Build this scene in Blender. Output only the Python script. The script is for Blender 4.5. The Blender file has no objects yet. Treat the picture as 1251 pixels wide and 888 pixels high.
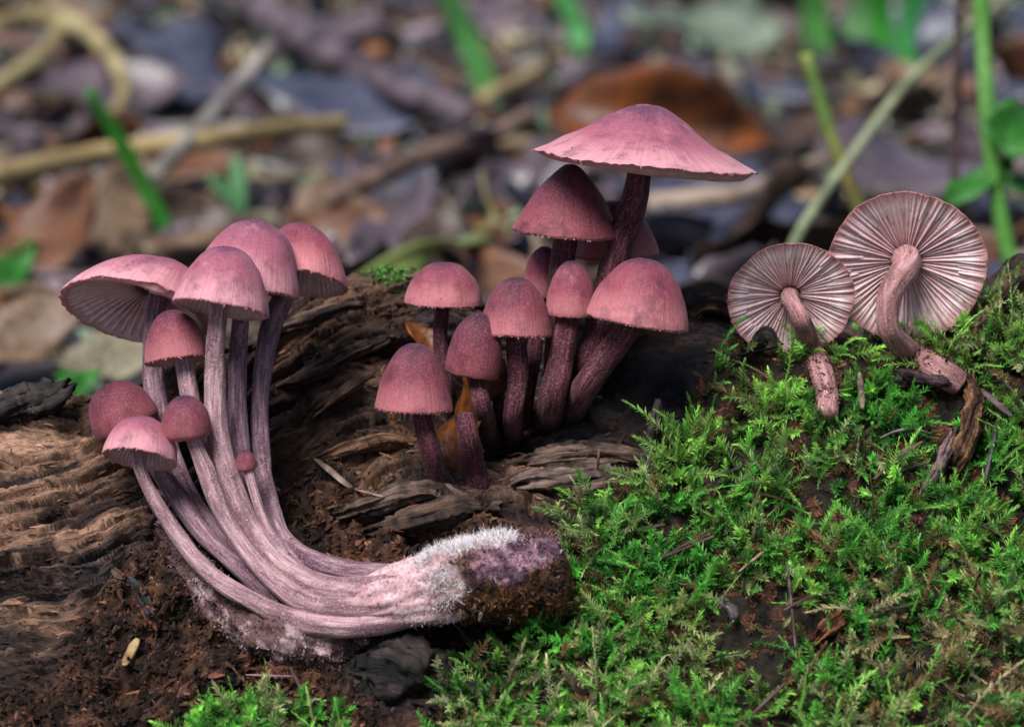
import bpy, math, random
import numpy as np
from mathutils import Vector
from mathutils.bvhtree import BVHTree

# one Blender unit is one centimetre: this is a close-up of small mushrooms
SC = bpy.context.scene
COL = SC.collection
SC.unit_settings.system = 'METRIC'
SC.unit_settings.scale_length = 0.01
random.seed(7)
RNG = np.random.default_rng(11)

# ------------------------------------------------------------------ camera, sky, sun
DIST, PITCH = 45.0, math.radians(12.0)
Fv = np.array([0, math.cos(PITCH), -math.sin(PITCH)])
Uv = np.array([0, math.sin(PITCH), math.cos(PITCH)])
Rv = np.array([1.0, 0, 0])
CAM = -DIST * Fv
cd = bpy.data.cameras.new('camera')
cam = bpy.data.objects.new('camera', cd)
COL.objects.link(cam)
cam.location = CAM
cam.rotation_euler = (math.radians(90) - PITCH, 0, 0)
cd.sensor_width = 36
cd.lens = 36 * DIST / 12.51
cd.clip_start = 0.5
cd.clip_end = 20000
cd.dof.use_dof = True
cd.dof.focus_distance = DIST - 0.2
cd.dof.aperture_fstop = 0.29
SC.camera = cam

SUN_EL, SUN_AZ = 55.0, 207.0          # azimuth clockwise from +Y: behind the camera, to its left
w = bpy.data.worlds.new('World')
SC.world = w
w.use_nodes = True
nt = w.node_tree
sky = nt.nodes.new('ShaderNodeTexSky')
sky.sky_type = 'NISHITA'
sky.sun_disc = False
sky.sun_elevation = math.radians(SUN_EL)
sky.sun_rotation = math.radians(SUN_AZ)
sky.air_density = 1.0
sky.dust_density = 0.6
bg = nt.nodes['Background']
bg.inputs[1].default_value = 0.058
nt.links.new(sky.outputs[0], bg.inputs[0])
sd_ = bpy.data.lights.new('sun', 'SUN')
sd_.energy = 4.1
sd_.angle = math.radians(30)
sd_.color = (1.0, 0.975, 0.95)
sun = bpy.data.objects.new('sun', sd_)
COL.objects.link(sun)
a, e = math.radians(SUN_AZ), math.radians(SUN_EL)
to_sun = Vector((math.sin(a) * math.cos(e), math.cos(a) * math.cos(e), math.sin(e)))
sun.rotation_euler = to_sun.to_track_quat('Z', 'Y').to_euler()
sun.location = to_sun * 100
vs = SC.view_settings
vs.view_transform = 'Standard'
vs.look = 'None'
vs.exposure = 0.5
vs.gamma = 1
vs.use_curve_mapping = False
SC.cycles.use_denoising = True
SC.cycles.max_bounces = 8

# ------------------------------------------------------------------ helpers
GZ = -4.6


def P(px, py, d):
    k = (DIST + d) / DIST
    return CAM + k * ((px - 625.5) / 100 * Rv + (444 - py) / 100 * Uv) + (DIST + d) * Fv


def ray(px, py):
    v = P(px, py, 0) - CAM
    return v / np.linalg.norm(v)


def G(px, py, h=0.0):
    """point at height h above the forest floor seen at that pixel of the photo"""
    r = ray(px, py)
    return CAM + r * ((GZ + h - CAM[2]) / r[2])


def atY(px, py, Y):
    r = ray(px, py)
    return CAM + r * ((Y - CAM[1]) / r[1])


def proj(p):
    v = p - CAM
    z = v @ Fv
    return 625.5 + 100 * DIST * (v @ Rv) / z, 444 - 100 * DIST * (v @ Uv) / z


def hash3(i, j, k, seed):
    n = (i.astype(np.int64) * 73856093) ^ (j.astype(np.int64) * 19349663) ^ (k.astype(np.int64) * 83492791) ^ (seed * 2654435)
    n = (n ^ (n >> 13)) * 1274126177 & 0x7fffffff
    n = (n ^ (n >> 15)) * 668265263 & 0x7fffffff
    return ((n ^ (n >> 12)) & 0xffff) / 65535.0


def vnoise(p, seed=0):
    p = np.asarray(p, float)
    f = np.floor(p)
    t = p - f
    t = t * t * t * (t * (t * 6 - 15) + 10)
    i, j, k = f[..., 0], f[..., 1], f[..., 2]
    out = 0
    for a in (0, 1):
        wa = t[..., 0] if a else 1 - t[..., 0]
        for b in (0, 1):
            wb = t[..., 1] if b else 1 - t[..., 1]
            for c in (0, 1):
                wc = t[..., 2] if c else 1 - t[..., 2]
                out = out + wa * wb * wc * hash3(i + a, j + b, k + c, seed)
    return out * 2 - 1


def fbm(p, oct=4, seed=0, gain=.5):
    s, a, n = 0, 1.0, 0
    p = np.asarray(p, float)
    for o in range(oct):
        s = s + a * vnoise(p * (2.03 ** o) + 17.3 * o, seed + o)
        n += a
        a *= gain
    return s / n


def ridged(p, oct=3, seed=0):
    s, a, n = 0, 1.0, 0
    p = np.asarray(p, float)
    for o in range(oct):
        s = s + a * (1 - np.abs(vnoise(p * (2.1 ** o) + 9.1 * o, seed + o)) * 2)
        n += a
        a *= .5
    return s / n


def sstep(a, b, x):
    t = np.clip((x - a) / (b - a), 0, 1)
    return t * t * (3 - 2 * t)


def catmull(pts, n):
    """resample a polyline of any dimension smoothly to n points, evenly by arc length"""
    pts = np.asarray(pts, float)
    m = len(pts)
    ext = np.vstack([2 * pts[0] - pts[1], pts, 2 * pts[-1] - pts[-2]])
    out = []
    K = 24
    for i in range(m - 1):
        p0, p1, p2, p3 = ext[i:i + 4]
        t = np.linspace(0, 1, K, endpoint=False)[:, None]
        out.append(.5 * (2 * p1 + (p2 - p0) * t + (2 * p0 - 5 * p1 + 4 * p2 - p3) * t ** 2 + (3 * p1 - p0 - 3 * p2 + p3) * t ** 3))
    out = np.vstack(out + [pts[-1:]])
    dd = np.r_[0, np.cumsum(np.linalg.norm(np.diff(out[:, :3], axis=0), axis=1))]
    q = np.linspace(0, dd[-1], n)
    return np.stack([np.interp(q, dd, out[:, c]) for c in range(out.shape[1])], 1)


def build_mesh(name, V, F, mat=None, cols=None, attrs=None, smooth=True):
    """F: int array (n,3) or (n,4), or a list of such arrays"""
    me = bpy.data.meshes.new(name)
    V = np.asarray(V, np.float32)
    Fs = F if isinstance(F, list) else [F]
    Fs = [np.asarray(f, np.int32) for f in Fs if len(f)]
    loops = np.concatenate([f.ravel() for f in Fs])
    tot = np.concatenate([np.full(len(f), f.shape[1], np.int32) for f in Fs])
    start = np.r_[0, np.cumsum(tot)[:-1]].astype(np.int32)
    me.vertices.add(len(V))
    me.vertices.foreach_set('co', V.ravel())
    me.loops.add(len(loops))
    me.loops.foreach_set('vertex_index', loops)
    me.polygons.add(len(tot))
    me.polygons.foreach_set('loop_start', start)
    me.polygons.foreach_set('loop_total', tot)
    me.polygons.foreach_set('use_smooth', np.full(len(tot), smooth, bool))
    me.update(calc_edges=True)
    if cols is not None:
        c = np.ones((len(V), 4), np.float32)
        c[:, :3] = cols
        at = me.attributes.new('Col', 'FLOAT_COLOR', 'POINT')
        at.data.foreach_set('color', c.ravel())
    for k, v in (attrs or {}).items():
        at = me.attributes.new(k, 'FLOAT_VECTOR', 'POINT')
        at.data.foreach_set('vector', np.asarray(v, np.float32).ravel())
    if mat:
        me.materials.append(mat)
    return me


def link(name, me, parent=None, kind=None):
    o = bpy.data.objects.new(name, me)
    COL.objects.link(o)
    if parent is not None:
        o.parent = parent
        o.matrix_parent_inverse.identity()
    if kind:
        o['kind'] = kind
    return o


def thing(name, label, cat, loc, group=None):
    o = bpy.data.objects.new(name, None)
    COL.objects.link(o)
    o.location = loc
    o.empty_display_size = .3
    return tag(o, label, cat, group)


def tag(o, label, cat, group=None):
    o['label'] = label
    o['category'] = cat
    if group:
        o['group'] = group
    return o


def part(name, V, F, mat, parent, cols=None, attrs=None, kind=None, smooth=True):
    V = np.asarray(V, float) - np.array(parent['_o'] if '_o' in parent else parent.location)
    return link(name, build_mesh(name, V, F, mat, cols, attrs, smooth), parent, kind)


def single(name, V, F, mat, label, cat, group=None, cols=None, attrs=None, smooth=True):
    """a thing that is one mesh, its origin at its lowest middle"""
    V = np.asarray(V, float)
    o0 = V.mean(0)
    o0[2] = V[:, 2].min()
    o = link(name, build_mesh(name, V - o0, F, mat, cols, attrs, smooth))
    o.location = o0
    return tag(o, label, cat, group)


def gridfaces(nr, nc, wrap=False, off=0):
    i = np.arange(nr - 1)[:, None]
    j = np.arange(nc if wrap else nc - 1)[None, :]
    a = i * nc + j
    b = i * nc + (j + 1) % nc
    return off + np.stack([a, b, b + nc, a + nc], -1).reshape(-1, 4)


def frames(C):
    T = np.gradient(C, axis=0)
    T /= np.linalg.norm(T, axis=1)[:, None] + 1e-9
    N = np.zeros_like(T)
    r = np.array([0, -1, 0.2]) if abs(T[0] @ np.array([0, -1, .2])) < .9 else np.array([1., 0, 0])
    n = r - T[0] * (r @ T[0])
    for k in range(len(C)):
        n = n - T[k] * (n @ T[k])
        n /= np.linalg.norm(n) + 1e-9
        N[k] = n
    return T, N, np.cross(T, N)


def tube(ctrl, seg=20, step=.04, rough=0.0, freq=3.0, seed=0, fib=0.0, flat=1.0, cap=True, nfib=9):
    """ctrl rows: x,y,z,radius. Returns V,F(list),attr(cos,sin,len)"""
    ctrl = np.asarray(ctrl, float)
    L = np.linalg.norm(np.diff(ctrl[:, :3], axis=0), axis=1).sum()
    n = max(6, int(L / step))
    Q = catmull(ctrl, n)
    C, R = Q[:, :3], np.maximum(Q[:, 3], .002)
    T, N, B = frames(C)
    an = np.linspace(0, 2 * np.pi, seg, endpoint=False)
    s = np.linspace(0, L, n)
    ca, sa = np.cos(an), np.sin(an)
    uvw = np.stack(np.broadcast_arrays(ca[None, :], sa[None, :], s[:, None]), -1)
    rr = np.ones((n, seg))
    if rough:
        rr += rough * fbm(np.stack([uvw[..., 0] * freq * .35, uvw[..., 1] * freq * .35, uvw[..., 2] * freq], -1) + seed * 3.7, 3, seed)
    if fib:
        rr += fib * fbm(np.stack([uvw[..., 0] * nfib * .4, uvw[..., 1] * nfib * .4, uvw[..., 2] * 1.2], -1) + seed, 2, seed + 5)
    V = C[:, None] + (R[:, None] * rr)[..., None] * (ca[None, :, None] * N[:, None] + flat * sa[None, :, None] * B[:, None])
    V = V.reshape(-1, 3)
    A = uvw.reshape(-1, 3)
    F = [gridfaces(n, seg, True)]
    if cap:
        k = len(V)
        V = np.vstack([V, C[0] - T[0] * R[0] * .25, C[-1] + T[-1] * R[-1] * .25])
        A = np.vstack([A, [0, 0, 0], [0, 0, L]])
        j = np.arange(seg)
        F.append(np.stack([np.full(seg, k), (j + 1) % seg, j], 1))
        F.append(np.stack([np.full(seg, k + 1), (n - 1) * seg + j, (n - 1) * seg + (j + 1) % seg], 1))
    return V, F, A


# ------------------------------------------------------------------ materials
class NT:
    def __init__(s, name):
        s.m = bpy.data.materials.new(name)
        s.m.use_nodes = True
        s.t = s.m.node_tree
        s.b = s.t.nodes['Principled BSDF']
        s.out = s.t.nodes['Material Output']

    def n(s, typ, **kw):
        x = s.t.nodes.new('ShaderNode' + typ)
        for k, v in kw.items():
            setattr(x, k, v)
        return x

    def l(s, a, b):
        s.t.links.new(a, b)

    def val(s, sock, v):
        if hasattr(v, 'is_linked') or isinstance(v, bpy.types.NodeSocket):
            s.l(v, sock)
        else:
            sock.default_value = v

    def attr(s, name, what='Vector'):
        x = s.n('Attribute')
        x.attribute_name = name
        return x.outputs[what]

    def noise(s, vec, scale, detail=3, rough=.55, dist=0):
        x = s.n('TexNoise')
        if vec is not None:
            s.l(vec, x.inputs['Vector'])
        x.inputs['Scale'].default_value = scale
        x.inputs['Detail'].default_value = detail
        x.inputs['Roughness'].default_value = rough
        x.inputs['Distortion'].default_value = dist
        return x.outputs['Fac']

    def mapv(s, vec, scale):
        x = s.n('Mapping')
        s.l(vec, x.inputs['Vector'])
        x.inputs['Scale'].default_value = scale
        return x.outputs[0]

    def ramp(s, fac, stops, interp='LINEAR'):
        x = s.n('ValToRGB')
        x.color_ramp.interpolation = interp
        els = x.color_ramp.elements
        while len(els) < len(stops):
            els.new(.5)
        for el, (p, c) in zip(els, stops):
            el.position = p
            el.color = (*c, 1) if len(c) == 3 else c
        s.l(fac, x.inputs[0])
        return x.outputs[0]

    def math(s, op, a, b=0.0, clamp=False):
        x = s.n('Math', operation=op, use_clamp=clamp)
        s.val(x.inputs[0], a)
        s.val(x.inputs[1], b)
        return x.outputs[0]

    def mix(s, fac, a, b, mode='MIX'):
        x = s.n('Mix', data_type='RGBA', blend_type=mode)
        s.val(x.inputs[0], fac)
        for i, v in ((6, a), (7, b)):
            if isinstance(v, tuple):
                x.inputs[i].default_value = (*v, 1)
            else:
                s.l(v, x.inputs[i])
        return x.outputs[2]

    def bump(s, h, dist, strength=1.0, prev=None):
        x = s.n('Bump')
        x.inputs['Strength'].default_value = strength
        x.inputs['Distance'].default_value = dist
        s.l(h, x.inputs['Height'])
        if prev is not None:
            s.l(prev, x.inputs['Normal'])
        s.l(x.outputs[0], s.b.inputs['Normal'])
        return x.outputs[0]

    def set(s, **kw):
        for k, v in kw.items():
            s.val(s.b.inputs[k.replace('_', ' ')], v)
        return s


def gray(v):
    return (v, v, v)


def cap_mat(name, apex, mid, edge, sheen=.25, edge_pos=.9):
    """mushroom skin: 'cap' holds (cos, sin, radius 0..1)"""
    s = NT(name)
    at = s.attr('cap')
    sp = s.n('SeparateXYZ')
    s.l(at, sp.inputs[0])
    t = sp.outputs['Z']
    streak = s.noise(s.mapv(at, (30, 30, 1.3)), 1.0, 3, .6)
    cloud = s.noise(s.mapv(at, (1.6, 1.6, 2.2)), 1.0, 3, .6)
    tt = s.math('ADD', t, s.math('MULTIPLY', s.math('SUBTRACT', cloud, .5), .36))
    c = s.ramp(tt, [(0.14, apex), (.30, tuple(x * .45 + y * .55 for x, y in zip(apex, mid))), (.58, mid), (edge_pos, edge), (1, edge)])
    st = s.ramp(streak, [(.3, gray(.70)), (.52, gray(1.0)), (.75, gray(1.15))])
    amt = s.ramp(t, [(.35, gray(0)), (.8, gray(.8))])
    c = s.mix(s.math('MULTIPLY', amt, 1.0), c, s.mix(1.0, c, st, 'MULTIPLY'))
    obj = s.n('TexCoord').outputs['Object']
    fine = s.noise(obj, 45, 3, .7)
    c = s.mix(s.ramp(fine, [(.5, gray(0)), (.8, gray(.38))]), c, (.56, .33, .42))
    blot = s.noise(obj, 2.6, 5, .7)
    c = s.mix(s.ramp(blot, [(.30, gray(.7)), (.50, gray(0))]), c, tuple(.8 * x for x in apex))
    c = s.mix(s.ramp(s.noise(s.mapv(obj, (1.1, 1.1, 1.1)), 3.7, 5, .7), [(.56, gray(0)), (.75, gray(.45))]), c, edge)
    # soil specks
    vo = s.n('TexVoronoi')
    s.l(obj, vo.inputs['Vector'])
    vo.inputs['Scale'].default_value = 6.5
    spk = s.math('LESS_THAN', vo.outputs['Distance'], s.math('MULTIPLY', s.ramp(s.noise(obj, 2.3, 2), [(.5, gray(0)), (.75, gray(1))]), .11))
    c = s.mix(spk, c, (.03, .012, .014))
    s.set(Base_Color=c, Roughness=.62, Sheen_Weight=sheen, Sheen_Roughness=.45)
    s.b.inputs['Sheen Tint'].default_value = (1, .8, .85, 1)
    s.b.inputs['Subsurface Weight'].default_value = .12
    s.b.inputs['Subsurface Radius'].default_value = (.12, .05, .05)
    s.b.inputs['Subsurface Scale'].default_value = 1.0
    s.b.inputs['Specular IOR Level'].default_value = .3
    b = s.bump(streak, .02, .5)
    s.bump(fine, .012, .6, b)
    return s.m


def stem_mat(name, dark, mid, pale, speck=.5, fibre=1.0):
    s = NT(name)
    at = s.attr('stem')
    fib = s.noise(s.mapv(at, (4.0, 4.0, 2.6)), 1.0, 5, .7, .6)
    big = s.noise(s.mapv(at, (.9, .9, 1.5)), 1.0, 3, .6)
    obj = s.n('TexCoord').outputs['Object']
    gr = s.noise(obj, 38, 2, .6)
    c = s.ramp(fib, [(.3, dark), (.5, mid), (.7, pale)])
    c = s.mix(s.ramp(big, [(.38, gray(.8)), (.58, gray(0))]), c, dark)
    obj0 = s.n('TexCoord').outputs['Object']
    c = s.mix(s.ramp(s.noise(obj0, 5.5, 4, .7), [(.60, gray(0)), (.70, gray(.75))]), c, tuple(.6 * x for x in dark))
    c = s.mix(s.ramp(gr, [(.54, gray(0)), (.68, gray(speck))]), c, pale)
    s.set(Base_Color=c, Roughness=.7, Sheen_Weight=.05, Sheen_Roughness=.5)
    s.b.inputs['Specular IOR Level'].default_value = .25
    b = s.bump(fib, .02, .7)
    s.bump(gr, .015, .8, b)
    return s.m


def col_mat(name, rough=.8, nscale=20.0, amt=.5, bumpd=.02, spec=.25, grain=None, transl=0.0, back=None):
    """colour from the mesh attribute 'Col', broken up by fine noise"""
    s = NT(name)
    c = s.attr('Col', 'Color')
    v = s.n('TexCoord').outputs['Object']
    if grain:
        v = s.mapv(s.attr('grain'), grain)
        nz = s.noise(v, 1.0, 5, .65, .4)
        n2 = s.noise(s.mapv(s.attr('grain'), (3.0, 55.0, 55.0)), 1.0, 4, .7)
        h = s.math('ADD', nz, s.math('MULTIPLY', n2, 1.0))
        f = s.ramp(s.math('MULTIPLY', h, .5), [(.3, gray(1 - amt)), (.5, gray(1)), (.7, gray(1 + amt * .6))])
    else:
        h = s.noise(v, nscale, 4, .65)
        f = s.ramp(h, [(.3, gray(1 - amt)), (.5, gray(1)), (.72, gray(1 + amt * .6))])
    c = s.mix(1.0, c, f, 'MULTIPLY')
    s.set(Base_Color=c, Roughness=rough)
    s.b.inputs['Specular IOR Level'].default_value = spec
    if bumpd:
        s.bump(h, bumpd, .9)
    if transl:
        tr = s.n('BsdfTranslucent')
        s.l(c, tr.inputs['Color'])
        mx = s.n('MixShader')
        mx.inputs[0].default_value = transl
        s.l(s.b.outputs[0], mx.inputs[1])
        s.l(tr.outputs[0], mx.inputs[2])
        s.l(mx.outputs[0], s.out.inputs['Surface'])
    return s.m


def leaf_mat(name, ca, cb, rough=.5, spec=.4, transl=.15):
    s = NT(name)
    obj = s.n('TexCoord').outputs['Object']
    n1 = s.noise(obj, .9, 4, .65)
    n2 = s.noise(obj, 7, 3, .6)
    c = s.ramp(n1, [(.35, ca), (.65, cb)])
    c = s.mix(s.ramp(n2, [(.35, gray(.6)), (.55, gray(0))]), c, tuple(x * .35 for x in ca))
    s.set(Base_Color=c, Roughness=rough)
    s.b.inputs['Specular IOR Level'].default_value = spec
    s.bump(n2, .05, .6)
    if transl:
        tr = s.n('BsdfTranslucent')
        s.l(c, tr.inputs['Color'])
        mx = s.n('MixShader')
        mx.inputs[0].default_value = transl
        s.l(s.b.outputs[0], mx.inputs[1])
        s.l(tr.outputs[0], mx.inputs[2])
        s.l(mx.outputs[0], s.out.inputs['Surface'])
    return s.m


M = {}
M['cap_rose'] = cap_mat('cap_rose', (.095, .022, .050), (.26, .050, .074), (.50, .170, .180), .06)
M['cap_plum'] = cap_mat('cap_plum', (.040, .008, .019), (.145, .022, .040), (.27, .062, .075), .06, .98)
M['cap_pale'] = cap_mat('cap_pale', (.115, .034, .075), (.34, .092, .136), (.60, .265, .30), .08)
M['cap_wine'] = cap_mat('cap_wine', (.052, .012, .030), (.18, .032, .050), (.41, .125, .136), .06, .95)
M['stem_pale'] = stem_mat('stem_pale', (.13, .058, .075), (.41, .235, .255), (.62, .46, .475), .5)
M['stem_dark'] = stem_mat('stem_dark', (.028, .005, .010), (.085, .016, .027), (.30, .12, .145), .6)
M['stem_violet'] = stem_mat('stem_violet', (.075, .030, .050), (.27, .145, .180), (.52, .38, .41), .4)
M['stem_soiled'] = stem_mat('stem_soiled', (.13, .05, .05), (.40, .19, .19), (.64, .40, .40), .4)


def gill_mat():
    s = NT('gills')
    at = s.attr('cap')
    sp = s.n('SeparateXYZ')
    s.l(at, sp.inputs[0])
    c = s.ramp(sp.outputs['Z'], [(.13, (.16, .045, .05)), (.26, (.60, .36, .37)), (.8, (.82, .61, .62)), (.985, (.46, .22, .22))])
    obj = s.n('TexCoord').outputs['Object']
    c = s.mix(s.ramp(s.noise(obj, 9, 3), [(.35, gray(.35)), (.55, gray(0))]), c, (.36, .16, .17))
    s.set(Base_Color=c, Roughness=.6)
    s.b.inputs['Subsurface Weight'].default_value = .15
    s.b.inputs['Subsurface Radius'].default_value = (.1, .05, .05)
    s.b.inputs['Subsurface Scale'].default_value = .6
    return s.m


M['gill'] = gill_mat()
M['wood'] = col_mat('rotten_wood', .8, 26, .7, .05, .25, grain=(4.0, 22.0, 22.0))
M['fibre'] = col_mat('wood_fibre', .8, 14, .4, .01, .25)
M['moss'] = col_mat('moss_leaf', .5, 6, .25, 0, .4, transl=.38)
M['fluff'] = col_mat('mycelium', .9, 25, .2, .01, .1, transl=.2)
M['base'] = col_mat('stem_base', .75, 22, .35, .02, .2)
M['crumb'] = col_mat('crumbly_wood', .85, 18, .6, .05, .2)
M['twig'] = col_mat('twig_bark', .75, 8, .5, .03, .3)
M['grass'] = col_mat('grass_blade', .45, 3, .2, 0, .4, transl=.3)

# ------------------------------------------------------------------ forest floor
gm = NT('forest_floor')
go = gm.n('TexCoord').outputs['Object']
gc = gm.ramp(gm.noise(go, .35, 6, .7), [(.3, (.008, .006, .007)), (.48, (.028, .019, .021)), (.6, (.055, .043, .052)), (.75, (.09, .068, .05))])
gm.set(Base_Color=gc, Roughness=.65)
gm.bump(gm.noise(go, 1.2, 5, .7), .35, 1.0)
xs = np.r_[-12000, -3000, -800, -200, np.linspace(-60, 60, 121), 200, 800, 3000, 12000]
ys = np.r_[-3000, -600, -150, np.linspace(-60, 140, 161), 250, 700, 2500, 15000]
X, Y = np.meshgrid(xs, ys)
near = np.exp(-(np.maximum(np.hypot(X, Y - 40) - 90, 0) / 60) ** 2)
Z = GZ + near * (.35 * fbm(np.stack([X * .13, Y * .13, X * 0], -1), 3, 3) + .25 * fbm(np.stack([X * .6, Y * .6, X * 0], -1), 2, 9)) - .15
gobj = link('ground', build_mesh('ground', np.stack([X, Y, Z], -1).reshape(-1, 3), gridfaces(len(ys), len(xs)), gm.m))
gobj['kind'] = 'structure'

# ------------------------------------------------------------------ the fallen log
low = [(660, .0), (720, -.45), (800, -1.1), (888, -1.9), (1000, -3.0)]
ST = [
    (-900, [(500, 1.3), (540, .9), (600, .4)] + low),
    (0, [(484, 1.55), (540, 1.0), (600, .5)] + low),
    (90, [(492, 1.55), (545, 1.0), (600, .5)] + low),
    (180, [(470, 1.8), (540, 1.1), (600, .6), (660, .05), (720, -.4), (800, -1.0), (888, -1.8), (1000, -2.9)]),
    (280, [(415, 2.2), (480, 1.7), (540, 1.3), (600, .85), (660, .3), (720, -.25), (800, -1.0), (888, -1.8), (1000, -2.9)]),
    (350, [(362, 2.6), (420, 2.3), (480, 2.0), (540, 1.6), (600, 1.1), (660, .45), (720, -.2), (800, -1.0), (888, -1.8), (1000, -2.9)]),
    (430, [(346, 2.8), (420, 2.3), (480, 1.95), (540, 1.5), (600, .9), (660, .35), (720, -.25), (800, -1.0), (888, -1.8), (1000, -2.9)]),
    (520, [(340, 2.9), (420, 2.5), (480, 2.2), (540, 1.6), (600, .7), (660, .2), (720, -.3), (800, -1.1), (888, -1.9), (1000, -2.9)]),
    (620, [(366, 3.0), (420, 2.75), (480, 2.4), (540, 1.35), (600, .6), (660, .1), (720, -.45), (800, -1.2), (888, -2.0), (1000, -3.0)]),
    (720, [(366, 2.6), (420, 2.2), (480, 1.55), (540, 1.0), (600, .5), (660, 0), (720, -.5), (800, -1.3), (888, -2.1), (1000, -3.1)]),
    (850, [(362, 2.3), (420, 1.6), (480, 1.05), (540, .6), (600, .1), (660, -.35), (720, -.8), (800, -1.4), (888, -2.1), (1000, -3.1)]),
    (950, [(398, 1.9), (440, 1.35), (480, 1.0), (540, .45), (600, 0), (660, -.45), (720, -.9), (800, -1.5), (888, -2.2), (1000, -3.2)]),
    (1080, [(412, 1.8), (440, 1.4), (480, .95), (540, .4), (600, -.1), (660, -.5), (720, -1), (800, -1.6), (888, -2.3), (1000, -3.2)]),
    (1180, [(372, 1.9), (420, 1.35), (480, .85), (540, .35), (600, -.1), (660, -.5), (720, -1), (800, -1.6), (888, -2.3), (1000, -3.2)]),
    (1260, [(322, 2.2), (380, 1.6), (430, 1.2), (480, .8), (540, .3), (600, -.1), (660, -.5), (720, -1), (800, -1.6), (888, -2.3), (1000, -3.2)]),
    (2150, [(345, 2.2), (400, 1.6), (440, 1.2), (480, .8), (540, .3), (600, -.1), (660, -.5), (720, -1), (800, -1.6), (888, -2.3), (1000, -3.2)]),
]
NF, NB, NU = 430, 40, 12
stat = []
for px, prof in ST:
    pts = np.array([P(px, py, d) for py, d in prof])
    r = pts[0]
    back = np.array([[r[0], r[1] + 2.9, GZ - .4], [r[0], r[1] + 2.5, r[2] - 2.6], [r[0], r[1] + 1.6, r[2] - 1.1], [r[0], r[1] + .6, r[2] - .28]])
    b = pts[-1]
    under = np.array([[b[0], b[1] - .5, GZ + .1], [b[0], b[1] - .4, GZ - .5]])
    bk = catmull(np.vstack([back, pts[:2]]), 200)
    cut = np.argmin(np.linalg.norm(bk - r, axis=1))
    bk = bk[:cut]
    bk = bk[np.linspace(0, len(bk) - 1, NB).astype(int)]
    fr = catmull(pts, NF)
    un = catmull(np.vstack([pts[-2:], under]), 60)
    k0 = np.argmin(np.linalg.norm(un - b, axis=1)) + 2
    un = un[np.linspace(k0, len(un) - 1, NU).astype(int)]
    stat.append(np.vstack([bk, fr, un]))
stat = np.array(stat)                                    # station, row, xyz
sx = np.array([s[0] for s in ST], float)
cols_px = np.unique(np.concatenate([np.linspace(-900, -130, 60), np.linspace(-120, 1380, 620), np.linspace(1390, 2150, 60)]))
# smooth interpolation across the stations
k = np.clip(np.searchsorted(sx, cols_px) - 1, 0, len(sx) - 2)
t = (cols_px - sx[k]) / (sx[k + 1] - sx[k])
ts = (t * t * (3 - 2 * t))[:, None, None] * .6 + t[:, None, None] * .4
base = stat[k] * (1 - ts) + stat[k + 1] * ts             # col,row,xyz
base[..., 0] = stat[k][..., 0] * (1 - t)[:, None] + stat[k + 1][..., 0] * t[:, None]
du = np.gradient(base, axis=0)
dv = np.gradient(base, axis=1)
nrm = np.cross(du, dv)
nrm /= np.linalg.norm(nrm, axis=-1)[..., None] + 1e-9
if nrm[:, NB + 100].mean(0) @ Fv > 0:
    nrm = -nrm
nc_, nr_ = base.shape[:2]
BP = base.reshape(-1, 3)
NR = nrm.reshape(-1, 3)
PX, PY = proj(BP)


def masks(PX, PY, BP):
    wob = fbm(BP * 1.3, 3, 21) * 40
    wob2 = fbm(BP * 3.5, 3, 31) * 22
    # moss-grown right-hand part: edge x as a function of py
    edge = np.interp(PY, [340, 400, 440, 470, 520, 560, 600, 640, 700, 765, 790, 840, 888, 1000],
                     [1180, 900, 905, 850, 830, 812, 775, 705, 690, 690, 585, 545, 545, 470])
    moss = sstep(-12, 14, PX + wob2 - edge)
    # top strip right: bare wood behind the pair
    moss *= 1 - sstep(0, 1, ((PY < np.interp(PX, [900, 960, 1050, 1180, 1260], [420, 425, 425, 395, 362])) & (PX > 850)).astype(float)) * .96
    char = np.exp(-(((PX - 800 + wob) / 95) ** 2 + ((PY - 475 + wob2) / 62) ** 2) ** 1.6)
    char = np.maximum(char, np.exp(-(((PX - 490 + wob2) / 62) ** 2 + ((PY - 815) / 62) ** 2) ** 1.5))
    crumb = sstep(0, 1, (PY - np.interp(PX, [-100, 60, 150, 260, 340, 520, 640, 700], [900, 800, 640, 610, 560, 575, 610, 640]) + wob) / 50)
    pale = sstep(250, 60, PX + wob) * sstep(470, 540, PY + wob2) * (1 - crumb * .8)
    return moss, char, crumb, pale


moss_m, char_m, crumb_m, pale_m = masks(PX, PY, BP)
# coordinates along and across the grain
arc = np.cumsum(np.linalg.norm(np.diff(base, axis=1, prepend=base[:, :1]), axis=-1), axis=1)
arc = arc - arc[:, NB:NB + 1]
ang = np.interp(BP[:, 0], [-7, -4, -2.6, -1, 1, 3], [.16, .16, .42, .35, .02, -.03])
warp = fbm(BP * .45, 2, 41) * .5 + fbm(BP * 1.7, 2, 43) * .06
ga = BP[:, 0]
gs = arc.reshape(-1) + np.tan(.0) + BP[:, 0] * 0
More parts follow.
